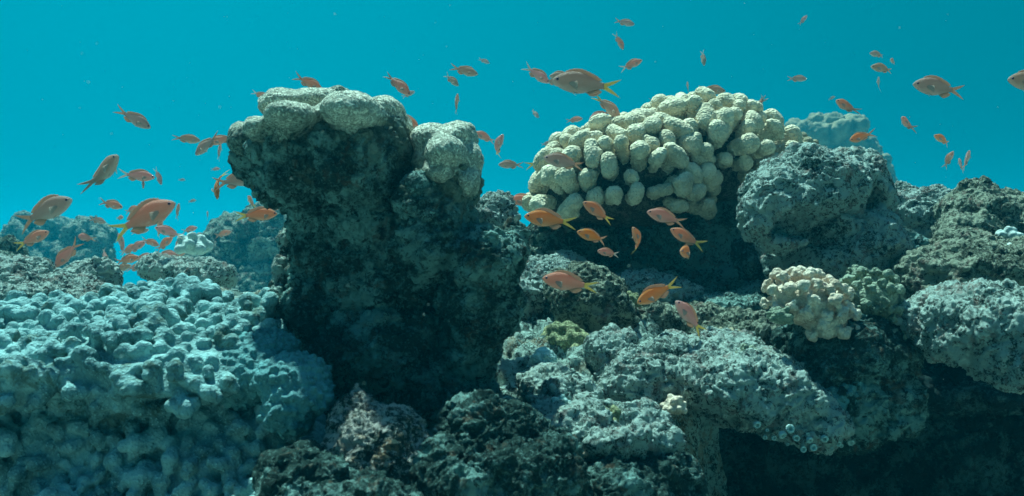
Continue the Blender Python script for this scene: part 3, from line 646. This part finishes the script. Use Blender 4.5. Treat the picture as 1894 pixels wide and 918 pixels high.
# ------------------------------------------------------------------ fish
def fish_mat(name, back, side, belly):
    m, nt, b = new_mat(name); N = NB(nt)
    sp_ = nt.nodes.new('ShaderNodeSeparateXYZ'); nt.links.new(N.tc, sp_.inputs[0])
    z = N.math('ADD', sp_.outputs[2], N.math('MULTIPLY', N.noise(14, 3, .6), .05))
    col = N.mix(N.rng(z, -.11, -.01), belly, side); col = N.mix(N.rng(z, .05, .15), col, back)
    col = N.mix(N.rng(N.voro(60), .15, .55, 0, .22), col, tuple(a * .7 for a in side))
    # pale muzzle and chin
    col = N.mix(N.rng(N.math('SUBTRACT', sp_.outputs[0], N.math('MULTIPLY', sp_.outputs[2], 1.2)), .43, .52, 0, .8), col, belly)
    oi = nt.nodes.new('ShaderNodeObjectInfo'); hs = nt.nodes.new('ShaderNodeHueSaturation')
    nt.links.new(N.rng(oi.outputs['Random'], 0, 1, .485, .515), hs.inputs['Hue']); nt.links.new(N.rng(oi.outputs['Random'], 0, 1, .8, 1.15), hs.inputs['Saturation'])
    nt.links.new(col, hs.inputs['Color']); nt.links.new(hs.outputs[0], b.inputs['Base Color'])
    b.inputs['Roughness'].default_value = .45; b.inputs['Specular IOR Level'].default_value = .3
    N.bump(b, N.voro(75), .003, .5)
    tr = nt.nodes.new('ShaderNodeBsdfTranslucent'); nt.links.new(hs.outputs[0], tr.inputs[0])
    mx = nt.nodes.new('ShaderNodeMixShader'); mx.inputs[0].default_value = .5; out = [x for x in nt.nodes if x.type == 'OUTPUT_MATERIAL'][0]
    nt.links.new(b.outputs[0], mx.inputs[1]); nt.links.new(tr.outputs[0], mx.inputs[2]); nt.links.new(mx.outputs[0], out.inputs[0])
    return m
def fin_mat(name, c, rim, a=.8):
    m, nt, b = new_mat(name); N = NB(nt)
    n = nt.nodes.new('ShaderNodeTexWave'); n.inputs['Scale'].default_value = 22; n.bands_direction = 'DIAGONAL'; n.inputs['Distortion'].default_value = 1
    nt.links.new(N.tc, n.inputs['Vector'])
    nt.links.new(N.mix(n.outputs['Fac'], c, rim), b.inputs['Base Color']); b.inputs['Alpha'].default_value = a; b.inputs['Roughness'].default_value = .5
    b.inputs['Subsurface Weight'].default_value = 0
    tr = nt.nodes.new('ShaderNodeBsdfTranslucent'); nt.links.new(N.mix(n.outputs['Fac'], c, rim), tr.inputs[0])
    mx = nt.nodes.new('ShaderNodeMixShader'); mx.inputs[0].default_value = .35; out = [x for x in nt.nodes if x.type == 'OUTPUT_MATERIAL'][0]
    nt.links.new(b.outputs[0], mx.inputs[1]); nt.links.new(tr.outputs[0], mx.inputs[2]); nt.links.new(mx.outputs[0], out.inputs[0])
    return m
FM = {'orange': fish_mat('orange_fish', (.92, .33, .13), (.92, .43, .24), (.92, .66, .50)),
      'pink': fish_mat('pink_fish', (.84, .36, .27), (.88, .46, .36), (.92, .70, .60)),
      'grey': fish_mat('grey_mauve_fish', (.60, .36, .27), (.68, .46, .37), (.88, .74, .66))}
FINM = {'yellow': fin_mat('yellow_fin', (.80, .52, .10), (.88, .66, .25), .8), 'pale': fin_mat('pale_fin', (.66, .48, .40), (.80, .66, .58), .62), 'rosy': fin_mat('rosy_fin', (.70, .34, .22), (.78, .45, .30), .8)}
m_eye, nt_, b_ = new_mat('fish_eye'); N_ = NB(nt_)
sx_ = nt_.nodes.new('ShaderNodeVectorMath'); sx_.operation = 'LENGTH'
sep = nt_.nodes.new('ShaderNodeSeparateXYZ'); nt_.links.new(N_.tc, sep.inputs[0]); cmb = nt_.nodes.new('ShaderNodeCombineXYZ')
nt_.links.new(sep.outputs[0], cmb.inputs[0]); nt_.links.new(sep.outputs[2], cmb.inputs[2]); nt_.links.new(cmb.outputs[0], sx_.inputs[0])
nt_.links.new(N_.mix(N_.rng(sx_.outputs['Value'], .013, .017), (.004, .005, .02), (.20, .14, .26)), b_.inputs['Base Color']); b_.inputs['Roughness'].default_value = .15; b_.inputs['Specular IOR Level'].default_value = .5

T = np.array([0, .03, .08, .15, .25, .38, .52, .66, .8, .92, 1.0])
TOP = 1.1 * np.array([.006, .036, .062, .090, .122, .142, .138, .112, .072, .046, .044])
BOT = 1.1 * np.array([-.012, -.034, -.056, -.080, -.108, -.128, -.130, -.106, -.066, -.042, -.040])
WID = np.array([.006, .024, .038, .050, .060, .064, .056, .042, .025, .013, .008])
XN, XT = .5, -.24                                    # snout, end of the body; the tail reaches -0.5
def prof(t, tab):
    tt = np.linspace(0, 1, 201); a = np.interp(tt, T, tab)
    for _ in range(30): a[1:-1] = (a[:-2] + 2 * a[1:-1] + a[2:]) / 4
    return np.interp(t, tt, a)
def bend_pts(p, b):
    p = np.array(p, float)
    if abs(b) < 1e-3: return p
    s = np.clip(.22 - p[:, 0], 0, None); k = b / .72; th = k * s
    nx = np.where(s > 0, .22 - np.sin(th) / k, p[:, 0]); ny = np.where(s > 0, (1 - np.cos(th)) / k, 0)
    return np.stack([nx + p[:, 1] * np.sin(th), ny + p[:, 1] * np.cos(th), p[:, 2]], 1)
def body_mesh(b, slim=1):
    ns, nr = 34, 20; ts = np.concatenate([np.linspace(0, .12, 9)[:-1] ** 1.0, np.linspace(.12, 1, ns - 8)]); vs = []
    for t in ts:
        tp, bt, w = prof(t, TOP), prof(t, BOT), prof(t, WID); c, hh = (tp + bt) / 2, (tp - bt) / 2
        gill = 1 + .05 * math.exp(-((t - .27) / .02) ** 2)
        for a in range(nr):
            an = 2 * math.pi * a / nr; cz, sy = math.cos(an), math.sin(an)
            vs.append((XN + (XT - XN) * t, w * gill * np.sign(sy) * abs(sy) ** .85 * slim, c + hh * np.sign(cz) * abs(cz) ** .95))
    qs = [(i * nr + a, (i + 1) * nr + a, (i + 1) * nr + (a + 1) % nr, i * nr + (a + 1) % nr) for i in range(ns - 1) for a in range(nr)]
    vs.append((XN + .004, 0, -.003)); vs.append((XT - .004, 0, 0)); e = len(vs)
    qs += [(e - 2, a, (a + 1) % nr, (a + 1) % nr) for a in range(0)]
    me_v = np.array(vs); v = bend_pts(me_v, b)
    tri = [(e - 2, a, (a + 1) % nr) for a in range(nr)] + [(e - 1, (ns - 1) * nr + (a + 1) % nr, (ns - 1) * nr + a) for a in range(nr)]
    me = bpy.data.meshes.new('body'); me.from_pydata([tuple(x) for x in v], [], qs + tri); me.update()
    me.polygons.foreach_set('use_smooth', np.ones(len(me.polygons), bool)); return me
def plate(rows, b, th0=.006, th1=.0015):
    """rows: base row .. tip row, each a list of (x, y, z); a thin closed membrane."""
    rows = np.array(rows, float); nr, nc = rows.shape[:2]; vs = []
    for side in (-1, 1):
        for i in range(nr):
            th = th0 + (th1 - th0) * i / (nr - 1)
            for j in range(nc): vs.append(rows[i, j] + np.array([0, side * th / 2, 0]))
    qs = []; o = nr * nc
    for i in range(nr - 1):
        for j in range(nc - 1):
            a, b_, c, d = i * nc + j, i * nc + j + 1, (i + 1) * nc + j + 1, (i + 1) * nc + j
            qs += [(a, b_, c, d), (o + d, o + c, o + b_, o + a)]
    rim = [(0, j) for j in range(nc)] + [(i, nc - 1) for i in range(1, nr)] + [(nr - 1, j) for j in range(nc - 2, -1, -1)] + [(i, 0) for i in range(nr - 2, 0, -1)]
    rim = [i * nc + j for i, j in rim]
    for k in range(len(rim)): a, b_ = rim[k], rim[(k + 1) % len(rim)]; qs.append((b_, a, o + a, o + b_))
    v = bend_pts(np.array(vs), b); me = bpy.data.meshes.new('fin'); me.from_pydata([tuple(x) for x in v], [], qs); me.update()
    me.polygons.foreach_set('use_smooth', np.ones(len(me.polygons), bool)); return me
def X_(t): return XN + (XT - XN) * t
def fins(b, spread, fold):
    out = []
    u = np.linspace(0, 1, 22); t = .24 + .64 * u; zt = np.array([prof(a, TOP) for a in t]); hgt = (.052 * np.sin(np.pi * np.clip(u * .93 + .05, 0, 1)) ** .5 + .012 * (u > .72) * np.sin(np.pi * (u - .72) / .28) + .004 * np.cos(u * 60)) * fold
    out.append(('dorsal_fin', 'rosy', plate([[(X_(t[j]) - .05 * r * (u[j] + .2), 0, zt[j] - .010 + (hgt[j] + .010) * r) for j in range(22)] for r in np.linspace(0, 1, 4)], b)))
    u = np.linspace(0, 1, 10); t = .64 + .24 * u; zb = np.array([prof(a, BOT) for a in t])
    hgt = .072 * np.sin(np.pi * np.clip(u * .8 + .12, 0, 1)) ** .7 * fold
    out.append(('anal_fin', 'rosy', plate([[(X_(t[j]) - .07 * r, 0, zb[j] + .010 - (hgt[j] + .010) * r) for j in range(10)] for r in np.linspace(0, 1, 4)], b)))
    u = np.linspace(-1, 1, 25); ln = .050 + .215 * np.abs(u) ** 1.25; wz = spread
    rows = [[(XT + .012 - (ln[j] + .012) * r, 0, u[j] * .036 * (1 - r) + r * (u[j] * wz * (.35 + .65 * abs(u[j])))+ 0 * r) for j in range(25)] for r in np.linspace(0, 1, 8)]
    out.append(('tail_fin', 'tail', plate(rows, b, .010, .002)))
    for s in (-1, 1):
        rows = []
        for r in np.linspace(0, 1, 5):
            rows.append([(X_(.33) - .02 * w_ - r * (.115 - .05 * w_), s * (.012 + .03 * r), -.105 - .055 * r * (1 - .5 * w_) - .004) for w_ in np.linspace(0, 1, 5)])
        out.append(('pelvic_fin', 'pale', plate(rows, b, .004, .0015)))
        rows = []
        for r in np.linspace(0, 1, 6):
            rows.append([(X_(.30) - r * .115 * math.cos(w_ * .5), s * (.060 + .045 * r), -.022 + w_ * (.014 + .045 * r ** .8) - .035 * r) for w_ in np.linspace(-1, 1, 7)])
        out.append(('pectoral_fin', 'pale', plate(rows, b, .003, .0012)))
    return out
def eye_mesh():
    vs, qs = [], []; n, m_ = 12, 8
    for i in range(m_ + 1):
        for a in range(n):
            ph = math.pi * i / m_; th = 2 * math.pi * a / n
            vs.append((.0205 * math.sin(ph) * math.cos(th), .011 * math.cos(ph), .0205 * math.sin(ph) * math.sin(th)))
    for i in range(m_):
        for a in range(n): b = (a + 1) % n; qs.append((i * n + a, i * n + b, (i + 1) * n + b, (i + 1) * n + a))
    return mesh_from('eye', np.array(vs), np.array(qs))
EYE = eye_mesh(); EYE.materials.append(m_eye)
BENDS = [-1.15, -.6, -.2, .2, .6, 1.15]
PROTO = {}
def proto(bi, col, tail):
    key = (bi, col, tail)
    if key not in PROTO:
        b = BENDS[bi]; sprd = [.13, .16, .10][(bi + len(col)) % 3]; mk = {'tail': tail}
        bm_ = body_mesh(b); bm_.materials.append(FM[col]); parts = []
        for nme, mt, me in fins(b, sprd, [1, .6, .85][bi % 3]):
            me.name = nme; me.materials.append(FINM[mk.get(mt, mt)]); parts.append((nme, me))
        # small far copies: one mesh, a material slot per kind
        vs, fs, mi, mats, off = [], [], [], [], 0
        for me in [bm_] + [p for _, p in parts]:
            if me.materials[0] not in mats: mats.append(me.materials[0])
            k = mats.index(me.materials[0])
            vs += [tuple(v.co) for v in me.vertices]; fs += [tuple(i + off for i in p.vertices) for p in me.polygons]; mi += [k] * len(me.polygons); off += len(me.vertices)
        for s in (-1, 1):
            if m_eye not in mats: mats.append(m_eye)
            vs += [(v.co.x + .437, v.co.y + s * .039, v.co.z + .018) for v in EYE.vertices]; fs += [tuple(i + off for i in p.vertices) for p in EYE.polygons]; mi += [mats.index(m_eye)] * len(EYE.polygons); off += len(EYE.vertices)
        sm = bpy.data.meshes.new('fish'); sm.from_pydata(vs, [], fs)
        for m in mats: sm.materials.append(m)
        sm.polygons.foreach_set('material_index', mi); sm.polygons.foreach_set('use_smooth', np.ones(len(fs), bool)); sm.update()
        PROTO[key] = (bm_, parts, sm)
    return PROTO[key]
GRP = 'orange and pink fish swimming over the reef'
def fish(px, py, ln, ang, out, bend, col, tail, label, size=.088, Y=None, roll=0):
    """ln: length in photo pixels if seen side-on; ang: where the nose points in the picture; out: turn towards the viewer."""
    ln = ln * (1.12 if ln < 62 else 1.03)
    if Y is None: Y = F_PX * size / ln
    L = ln * Y / F_PX; a, o_ = R(ang), R(out)
    Fv = Vector((math.cos(o_) * math.cos(a), -math.sin(o_), math.cos(o_) * math.sin(a)))
    Z = Vector((0, 0, 1)); Uv = (Z - Fv * Fv.dot(Z)).normalized(); Uv = Matrix.Rotation(R(roll), 3, Fv) @ Uv
    Sv = Uv.cross(Fv); m = Matrix((Fv, Sv, Uv)).transposed().to_4x4()
    bm_, parts, sm = proto(bend, col, tail)
    o = bpy.data.objects.new('fish', sm if ln < 36 else bm_); C.objects.link(o)
    o.matrix_world = Matrix.Translation(Vector(P(px, py, Y))) @ m @ Matrix.Scale(L, 4)
    tag(o, label, 'fish', GRP)
    if ln >= 36:
        for nme, me in parts:
            c = bpy.data.objects.new(nme, me); C.objects.link(c); c.parent = o
        for s in (-1, 1):
            c = bpy.data.objects.new('eye', EYE); C.objects.link(c); c.parent = o; c.location = (.437, s * .039, .018)
FISH = [
 # left part of the picture
 (80, 393, 122, 22, 8, 3, 'grey', 'rosy', 'large dusky pink fish rising to the right above the far left rocks'),
 (192, 322, 112, 38, 30, 1, 'grey', 'rosy', 'pale pinkish fish turning with its tail curled down, alone at left'),
 (262, 405, 138, 24, 5, 3, 'orange', 'yellow', 'largest bright orange fish with a wide yellow tail at left'),
 (246, 219, 68, -30, -10, 2, 'grey', 'rosy', 'grey-mauve fish diving to the right, highest at far left'),
 (345, 257, 46, -5, -40, 4, 'grey', 'rosy', 'small dusky fish with forked tail between the lone fish and pillar'),
 (383, 267, 62, 218, -15, 2, 'grey', 'rosy', 'mauve fish heading down left beside the pillar cap'),
 (412, 258, 48, 200, 20, 1, 'pink', 'pale', 'pink fish touching the left edge of the pillar cap'),
 (405, 282, 30, 70, 20, 3, 'pink', 'pale', 'small pink fish just below the one at the pillar cap'),
 (399, 338, 70, -75, 25, 5, 'orange', 'yellow', 'orange fish diving nose down with upright thin tail left of pillar'),
 (436, 334, 84, 10, -5, 3, 'grey', 'rosy', 'dusky pink fish half hidden behind the left flank of the pillar'),
 (265, 333, 30, -86, 10, 2, 'pink', 'pale', 'thin pink fish hanging vertically between two thin ones'),
 (252, 325, 62, -6, -20, 3, 'pink', 'pale', 'thin pink fish lying level behind the vertical one'),
 (293, 326, 32, -68, 10, 2, 'pink', 'pale', 'thin pale fish tilted steeply right of the level thin one'),
 (474, 398, 74, 5, -25, 3, 'orange', 'yellow', 'orange fish with yellow forked tail leaving behind the pillar flank'),
 (504, 384, 62, 40, -30, 4, 'orange', 'yellow', 'orange fish with only its yellow tail beside the pillar flank'),
 (465, 374, 34, 100, 55, 3, 'orange', 'yellow', 'small orange fish above the two yellow tails by the pillar'),
 (60, 443, 66, 25, 0, 2, 'pink', 'yellow', 'pink fish below the large dusky one over the far left rock'),
 (126, 469, 66, 228, 5, 3, 'pink', 'rosy', 'pink fish heading down left in front of the far rocks'),
 (158, 440, 40, 170, -30, 1, 'pink', 'rosy', 'faint pink fish over the round topped far rock'),
 (204, 378, 44, -14, 5, 3, 'pink', 'rosy', 'slim pink fish left of the bright orange one'),
 (222, 403, 22, 5, 40, 2, 'orange', 'yellow', 'tiny pale orange fish just left of the bright orange one'),
 (243, 388, 28, 20, 10, 3, 'pink', 'rosy', 'faint small pink fish behind the back of the bright orange one'),
 (328, 392, 30, 72, 15, 3, 'pink', 'rosy', 'small dusky fish pointing up in front of the bright orange one\'s nose'),
 (259, 428, 30, 10, 0, 2, 'grey', 'pale', 'whitish little fish under the belly of the bright orange one'),
 (293, 425, 38, 58, 20, 4, 'pink', 'yellow', 'pink fish pointing up, left of a pair under the orange fish'),
 (315, 430, 50, 160, 25, 1, 'pink', 'pale', 'pale pink fish facing left, right of a pair under the orange fish'),
 (326, 456, 28, 60, 30, 3, 'pink', 'pale', 'little pink fish left of the white coral lump'),
 (251, 458, 38, 30, 0, 3, 'pink', 'rosy', 'pink fish below the yellow tail, right one of two'),
 (226, 453, 44, 95, 30, 2, 'pink', 'pale', 'upright pale pink fish directly under the yellow tail'),
 (234, 481, 44, 12, 0, 3, 'pink', 'rosy', 'pink fish in the upper row over the blue gap, left one'),
 (264, 478, 40, 12, -10, 2, 'pink', 'rosy', 'pink fish in the upper row over the blue gap, right one'),
 (307, 471, 40, -4, 0, 3, 'pink', 'rosy', 'reddish fish skimming the low pale rock'),
 (222, 498, 38, 20, -10, 2, 'grey', 'rosy', 'dusky fish in the lower row over the blue gap, left one'),
 (251, 495, 36, 8, 0, 3, 'pink', 'rosy', 'dusky pink fish in the lower row over the blue gap, right one'),
 (193, 474, 34, -62, 10, 4, 'pink', 'pale', 'small pink fish diving beside the round topped far rock'),
 (384, 400, 17, 88, 10, 2, 'pink', 'rosy', 'tiny reddish fish alone between orange fish and pillar'),
 (398, 313, 16, 5, 0, 3, 'pink', 'rosy', 'tiny pink speck of a fish above the diving orange one'),
 (412, 433, 30, 15, 0, 3, 'pink', 'rosy', 'small reddish fish above the crest of the hazy mound'),
 (355, 372, 14, 10, 0, 3, 'grey', 'rosy', 'tiny faint fish right of the bright orange one\'s head'),
 (336, 333, 12, 0, 0, 2, 'grey', 'rosy', 'tiny faint grey fish in open water right of the thin ones'),
 (275, 415, 26, 30, 20, 2, 'pink', 'rosy', 'small pink fish half hidden behind the bright orange fish'),
 (345, 443, 22, 20, 20, 2, 'pink', 'pale', 'small pale fish just above the white coral lump'),
 (303, 452, 40, 35, 10, 3, 'orange', 'rosy', 'orange-pink fish climbing in the blue gap below the pale pair'),
 (278, 448, 34, -20, 10, 2, 'pink', 'rosy', 'small pink fish nosing down in the middle of the blue gap'),
 (238, 462, 36, 25, 15, 2, 'orange', 'rosy', 'small orange fish tight below the upright pale pink one'),
 (350, 425, 28, 15, 0, 3, 'pink', 'rosy', 'small pink fish in open water above the white coral lump'),
 (180, 408, 30, -15, 0, 3, 'grey', 'rosy', 'small dusky fish over the dip between the two far rocks'),
 (297, 408, 30, 40, 10, 3, 'orange', 'yellow', 'little orange fish just below the belly of the biggest fish'),
 (328, 470, 32, 10, 10, 2, 'orange', 'rosy', 'little orange fish left of the white coral lump, lowest there'),
 # above and right of the pillar
 (482, 176, 32, -20, 0, 2, 'pink', 'pale', 'small pale pink fish left of the pillar cap top'),
 (570, 153, 52, -27, -20, 3, 'pink', 'rosy', 'slim pink fish diving right just above the pillar cap'),
 (735, 155, 56, -42, -10, 4, 'pink', 'rosy', 'pink fish diving right above the pillar\'s right side'),
 (755, 175, 24, 25, 0, 2, 'grey', 'pale', 'little pale fish under the nose of the diving pink one'),
 (835, 148, 32, -42, 10, 3, 'grey', 'pale', 'small whitish fish diving below a mauve one'),
 (858, 131, 48, -15, 0, 2, 'grey', 'rosy', 'mauve fish in open water above the pillar\'s right shoulder'),
 (895, 113, 20, -22, 0, 2, 'grey', 'rosy', 'tiny mauve fish upper right of the mauve one'),
 (844, 193, 36, 80, 20, 3, 'orange', 'pale', 'small orange fish standing upright over the right shoulder'),
 (760, 224, 54, -60, -30, 4, 'orange', 'rosy', 'orange fish showing in the notch between the two pillar caps'),
 (843, 229, 24, 10, 0, 3, 'pink', 'rosy', 'small reddish fish peeping over the right pillar cap'),
 (898, 254, 42, 158, 15, 1, 'pink', 'rosy', 'pink fish at the right edge of the right cap, upper of two'),
 (919, 272, 48, 62, 20, 5, 'pink', 'yellow', 'curved pink fish with yellow tail, lower of two by the cap'),
 (945, 305, 42, 178, -10, 2, 'grey', 'rosy', 'grey-pink fish in the water right of the pillar'),
 (989, 210, 22, -50, 20, 4, 'grey', 'rosy', 'tiny dark fish under the upper trio of fish'),
 (1011, 266, 20, 12, 0, 2, 'grey', 'rosy', 'tiny dusky fish above the orange fish by the coral'),
 (1062, 222, 28, 8, 10, 2, 'pink', 'rosy', 'small pink fish just above the left shoulder of the knobbed coral'),
 (992, 137, 52, -35, 0, 3, 'pink', 'pale', 'pinkish fish diving right, left of the large brown one'),
 (1024, 152, 38, -10, -20, 2, 'grey', 'rosy', 'faint mauve fish between the diving one and the large one'),
 (1040, 141, 44, 178, -15, 3, 'grey', 'rosy', 'bluish fish hidden behind the head of the large brown fish'),
 (1087, 156, 132, 176, 12, 2, 'grey', 'yellow', 'large brown-grey fish with yellow forked tail above the knobbed coral', ),
 (1124, 196, 60, -42, -15, 4, 'grey', 'yellow', 'mauve fish diving right behind the knobbed coral top, below the large one'),
 (1111, 213, 42, 202, 10, 2, 'pink', 'rosy', 'pink fish facing left under the diving mauve one'),
 (1167, 120, 40, 22, 0, 3, 'pink', 'pale', 'slim pale pink fish climbing right of the large brown one'),
 (1155, 42, 34, -14, 10, 2, 'grey', 'rosy', 'mauve fish near the top edge, above the middle'),
 (1145, 76, 32, -62, -10, 3, 'pink', 'pale', 'thin pale fish tilted steeply under the topmost mauve one'),
 (1300, 107, 28, -82, 10, 3, 'grey', 'pale', 'thin whitish fish standing upright high over the knobbed coral'),
 (1485, 38, 20, 50, 10, 2, 'pink', 'rosy', 'tiny pink fish near the top edge, right side'),
 (1474, 146, 32, -2, 10, 2, 'grey', 'rosy', 'small dark mauve fish alone in open water right of the coral dome'),
 (1316, 167, 46, -4, 0, 2, 'grey', 'rosy', 'dark mauve fish just above the top of the knobbed coral'),
 (1272, 163, 22, 100, 30, 3, 'pink', 'pale', 'tiny pink upright fish left of the dark mauve one'),
 (1215, 188, 30, -12, 20, 3, 'orange', 'rosy', 'small orange-pink fish touching the crest of the knobbed coral'),
 (1400, 196, 44, 228, -30, 2, 'orange', 'rosy', 'orange fish dipping behind the right crest of the knobbed coral'),
 (1408, 190, 34, 250, -40, 4, 'pink', 'rosy', 'pink fish with raised tail behind the orange one on the crest'),
 # upper right
 (1624, 101, 32, 176, 15, 1, 'grey', 'rosy', 'small pinkish-grey fish, topmost of the upper right four'),
 (1652, 114, 24, 170, 45, 2, 'pink', 'rosy', 'round looking small fish, rightmost of the upper right four'),
 (1634, 127, 46, 174, 10, 1, 'grey', 'rosy', 'largest of the four fish clustered at upper right'),
 (1624, 157, 28, 98, 30, 4, 'grey', 'pale', 'slim upright pale fish, lowest of the upper right four'),
 (1566, 198, 52, 158, 25, 4, 'pink', 'rosy', 'deep-bodied pink fish above the hazy lobed coral'),
 (1593, 253, 50, 198, 20, 4, 'orange', 'rosy', 'orange-pink fish in front of the hazy lobed coral'),
 (1677, 230, 48, 150, 42, 4, 'orange', 'rosy', 'round orange-pink fish turning away in open water right of the haze coral'),
 (1745, 259, 40, 160, 15, 1, 'orange', 'rosy', 'small orange-pink fish above a trio near the right edge'),
 (1754, 296, 32, 68, 20, 3, 'pink', 'rosy', 'slim red fish, left of the trio near the right edge'),
 (1788, 297, 38, 92, 35, 2, 'pink', 'rosy', 'upright red fish, right of the trio near the right edge'),
 (1777, 306, 30, 122, 30, 3, 'pink', 'pale', 'pale pink fish, lowest of the trio near the right edge'),
 (1739, 163, 106, 174, 8, 2, 'grey', 'rosy', 'large grey-brown fish with spread forked tail at upper right'),
 (1914, 153, 110, 176, 10, 2, 'grey', 'pale', 'large grey fish with white chin cut by the right edge'),
 (1538, 182, 13, 30, 0, 2, 'grey', 'rosy', 'tiny faint fish left of the deep-bodied pink one'),
 # in front of the knobbed coral and the slope
 (999, 300, 54, 14, 10, 3, 'orange', 'yellow', 'orange fish facing right at the left shoulder of the knobbed coral'),
 (1046, 300, 82, 170, 10, 1, 'grey', 'rosy', 'dusky mauve fish with drooping dark tail crossing the left knobs'),
 (1026, 342, 60, 132, 25, 4, 'orange', 'pale', 'salmon fish pointing up left in front of the left knobs'),
 (974, 371, 66, 180, 10, 2, 'orange', 'rosy', 'salmon fish facing left beside the lowest left knobs'),
 (1018, 407, 96, 172, 10, 3, 'orange', 'yellow', 'big salmon fish with yellow tail below the left knobs'),
 (1107, 393, 70, 148, 15, 2, 'orange', 'yellow', 'salmon fish with yellow forked tail against the bottom knobs'),
 (1098, 438, 66, 164, 15, 1, 'orange', 'rosy', 'salmon fish under the knobbed coral left of the curled one'),
 (1182, 447, 64, 118, 25, 0, 'orange', 'yellow', 'curled orange fish pointing up in the dark under the coral'),
 (1234, 403, 78, 164, 8, 2, 'pink', 'rosy', 'rosy red fish directly below the middle knobs'),
 (1270, 441, 72, 152, 15, 4, 'orange', 'yellow', 'dusky salmon fish, upper of the close pair under the coral'),
 (1274, 467, 74, 176, 55, 1, 'orange', 'yellow', 'orange fish facing the viewer, lower of the close pair under coral'),
 (1056, 524, 106, 170, 8, 2, 'orange', 'yellow', 'long orange fish passing over the round dark boulder'),
 (1217, 541, 88, 206, 12, 3, 'orange', 'yellow', 'orange fish with raised yellow tail, head down over the slope'),
 (1277, 588, 84, 132, 10, 2, 'pink', 'yellow', 'rosy fish slanting nose up left over the rubble, lowest of all'),
 (1126, 468, 42, 170, 20, 2, 'pink', 'pale', 'faint pink fish behind the salmon one under the coral'),
]
YS = {'salmon fish under': 1.62, 'curled orange': 1.6, 'rosy red fish': 1.64, 'dusky salmon fish, upper': 1.6, 'orange fish facing the viewer': 1.56, 'faint pink fish behind': 1.7, 'salmon fish with yellow forked': 1.7, 'long orange fish': 1.35, 'rosy fish slanting': 1.45, 'orange fish with raised': 1.5}
for f in FISH:
    yv = next((v for k, v in YS.items() if f[8].startswith(k)), None)
    fish(*f, Y=yv)

# ------------------------------------------------------------------ drifting specks
r_ = np.random.RandomState(77); vs_, fs_ = [], []
oct_ = np.array([(1, 0, 0), (-1, 0, 0), (0, 1, 0), (0, -1, 0), (0, 0, 1), (0, 0, -1)], float)
for i in range(520):
    Y = r_.uniform(.5, 3.4) ; c = P(r_.uniform(-200, 2094), r_.uniform(-60, 980), Y); k = len(vs_)
    vs_ += [tuple(c + o * r_.uniform(.6, 1.3) * (.00035 + .0006 * r_.rand() ** 3)) for o in oct_]
    fs_ += [(k + a, k + b, k + c_) for a, b, c_ in ((0, 2, 4), (2, 1, 4), (1, 3, 4), (3, 0, 4), (2, 0, 5), (1, 2, 5), (3, 1, 5), (0, 3, 5))]
me = bpy.data.meshes.new('drifting_specks'); me.from_pydata(vs_, [], fs_); me.materials.append(M['white'])
o = bpy.data.objects.new('drifting_specks', me); C.objects.link(o); tag(o, kind='stuff')

# ------------------------------------------------------------------ the water's own veil
def box(name, lo, hi):
    v = [(x, y, z) for x in (lo[0], hi[0]) for y in (lo[1], hi[1]) for z in (lo[2], hi[2])]
    me = bpy.data.meshes.new(name); me.from_pydata(v, [], [(0, 1, 3, 2), (4, 6, 7, 5), (0, 4, 5, 1), (2, 3, 7, 6), (0, 2, 6, 4), (1, 5, 7, 3)]); me.update(); return me
hm = bpy.data.materials.new('water_haze'); hm.use_nodes = True; nt = hm.node_tree; nt.nodes.clear()
pv = nt.nodes.new('ShaderNodeVolumePrincipled'); ho = nt.nodes.new('ShaderNodeOutputMaterial'); nt.links.new(pv.outputs[0], ho.inputs['Volume'])
pv.inputs['Color'].default_value = (.0, .55, .80, 1); pv.inputs['Density'].default_value = .0165; pv.inputs['Anisotropy'].default_value = .3
hm.cycles.homogeneous_volume = True
hz = bpy.data.objects.new('haze', box('haze', (-61, -60, -4), (61, 64, 3.2))); C.objects.link(hz); hz.data.materials.append(hm); tag(hz, kind='stuff')
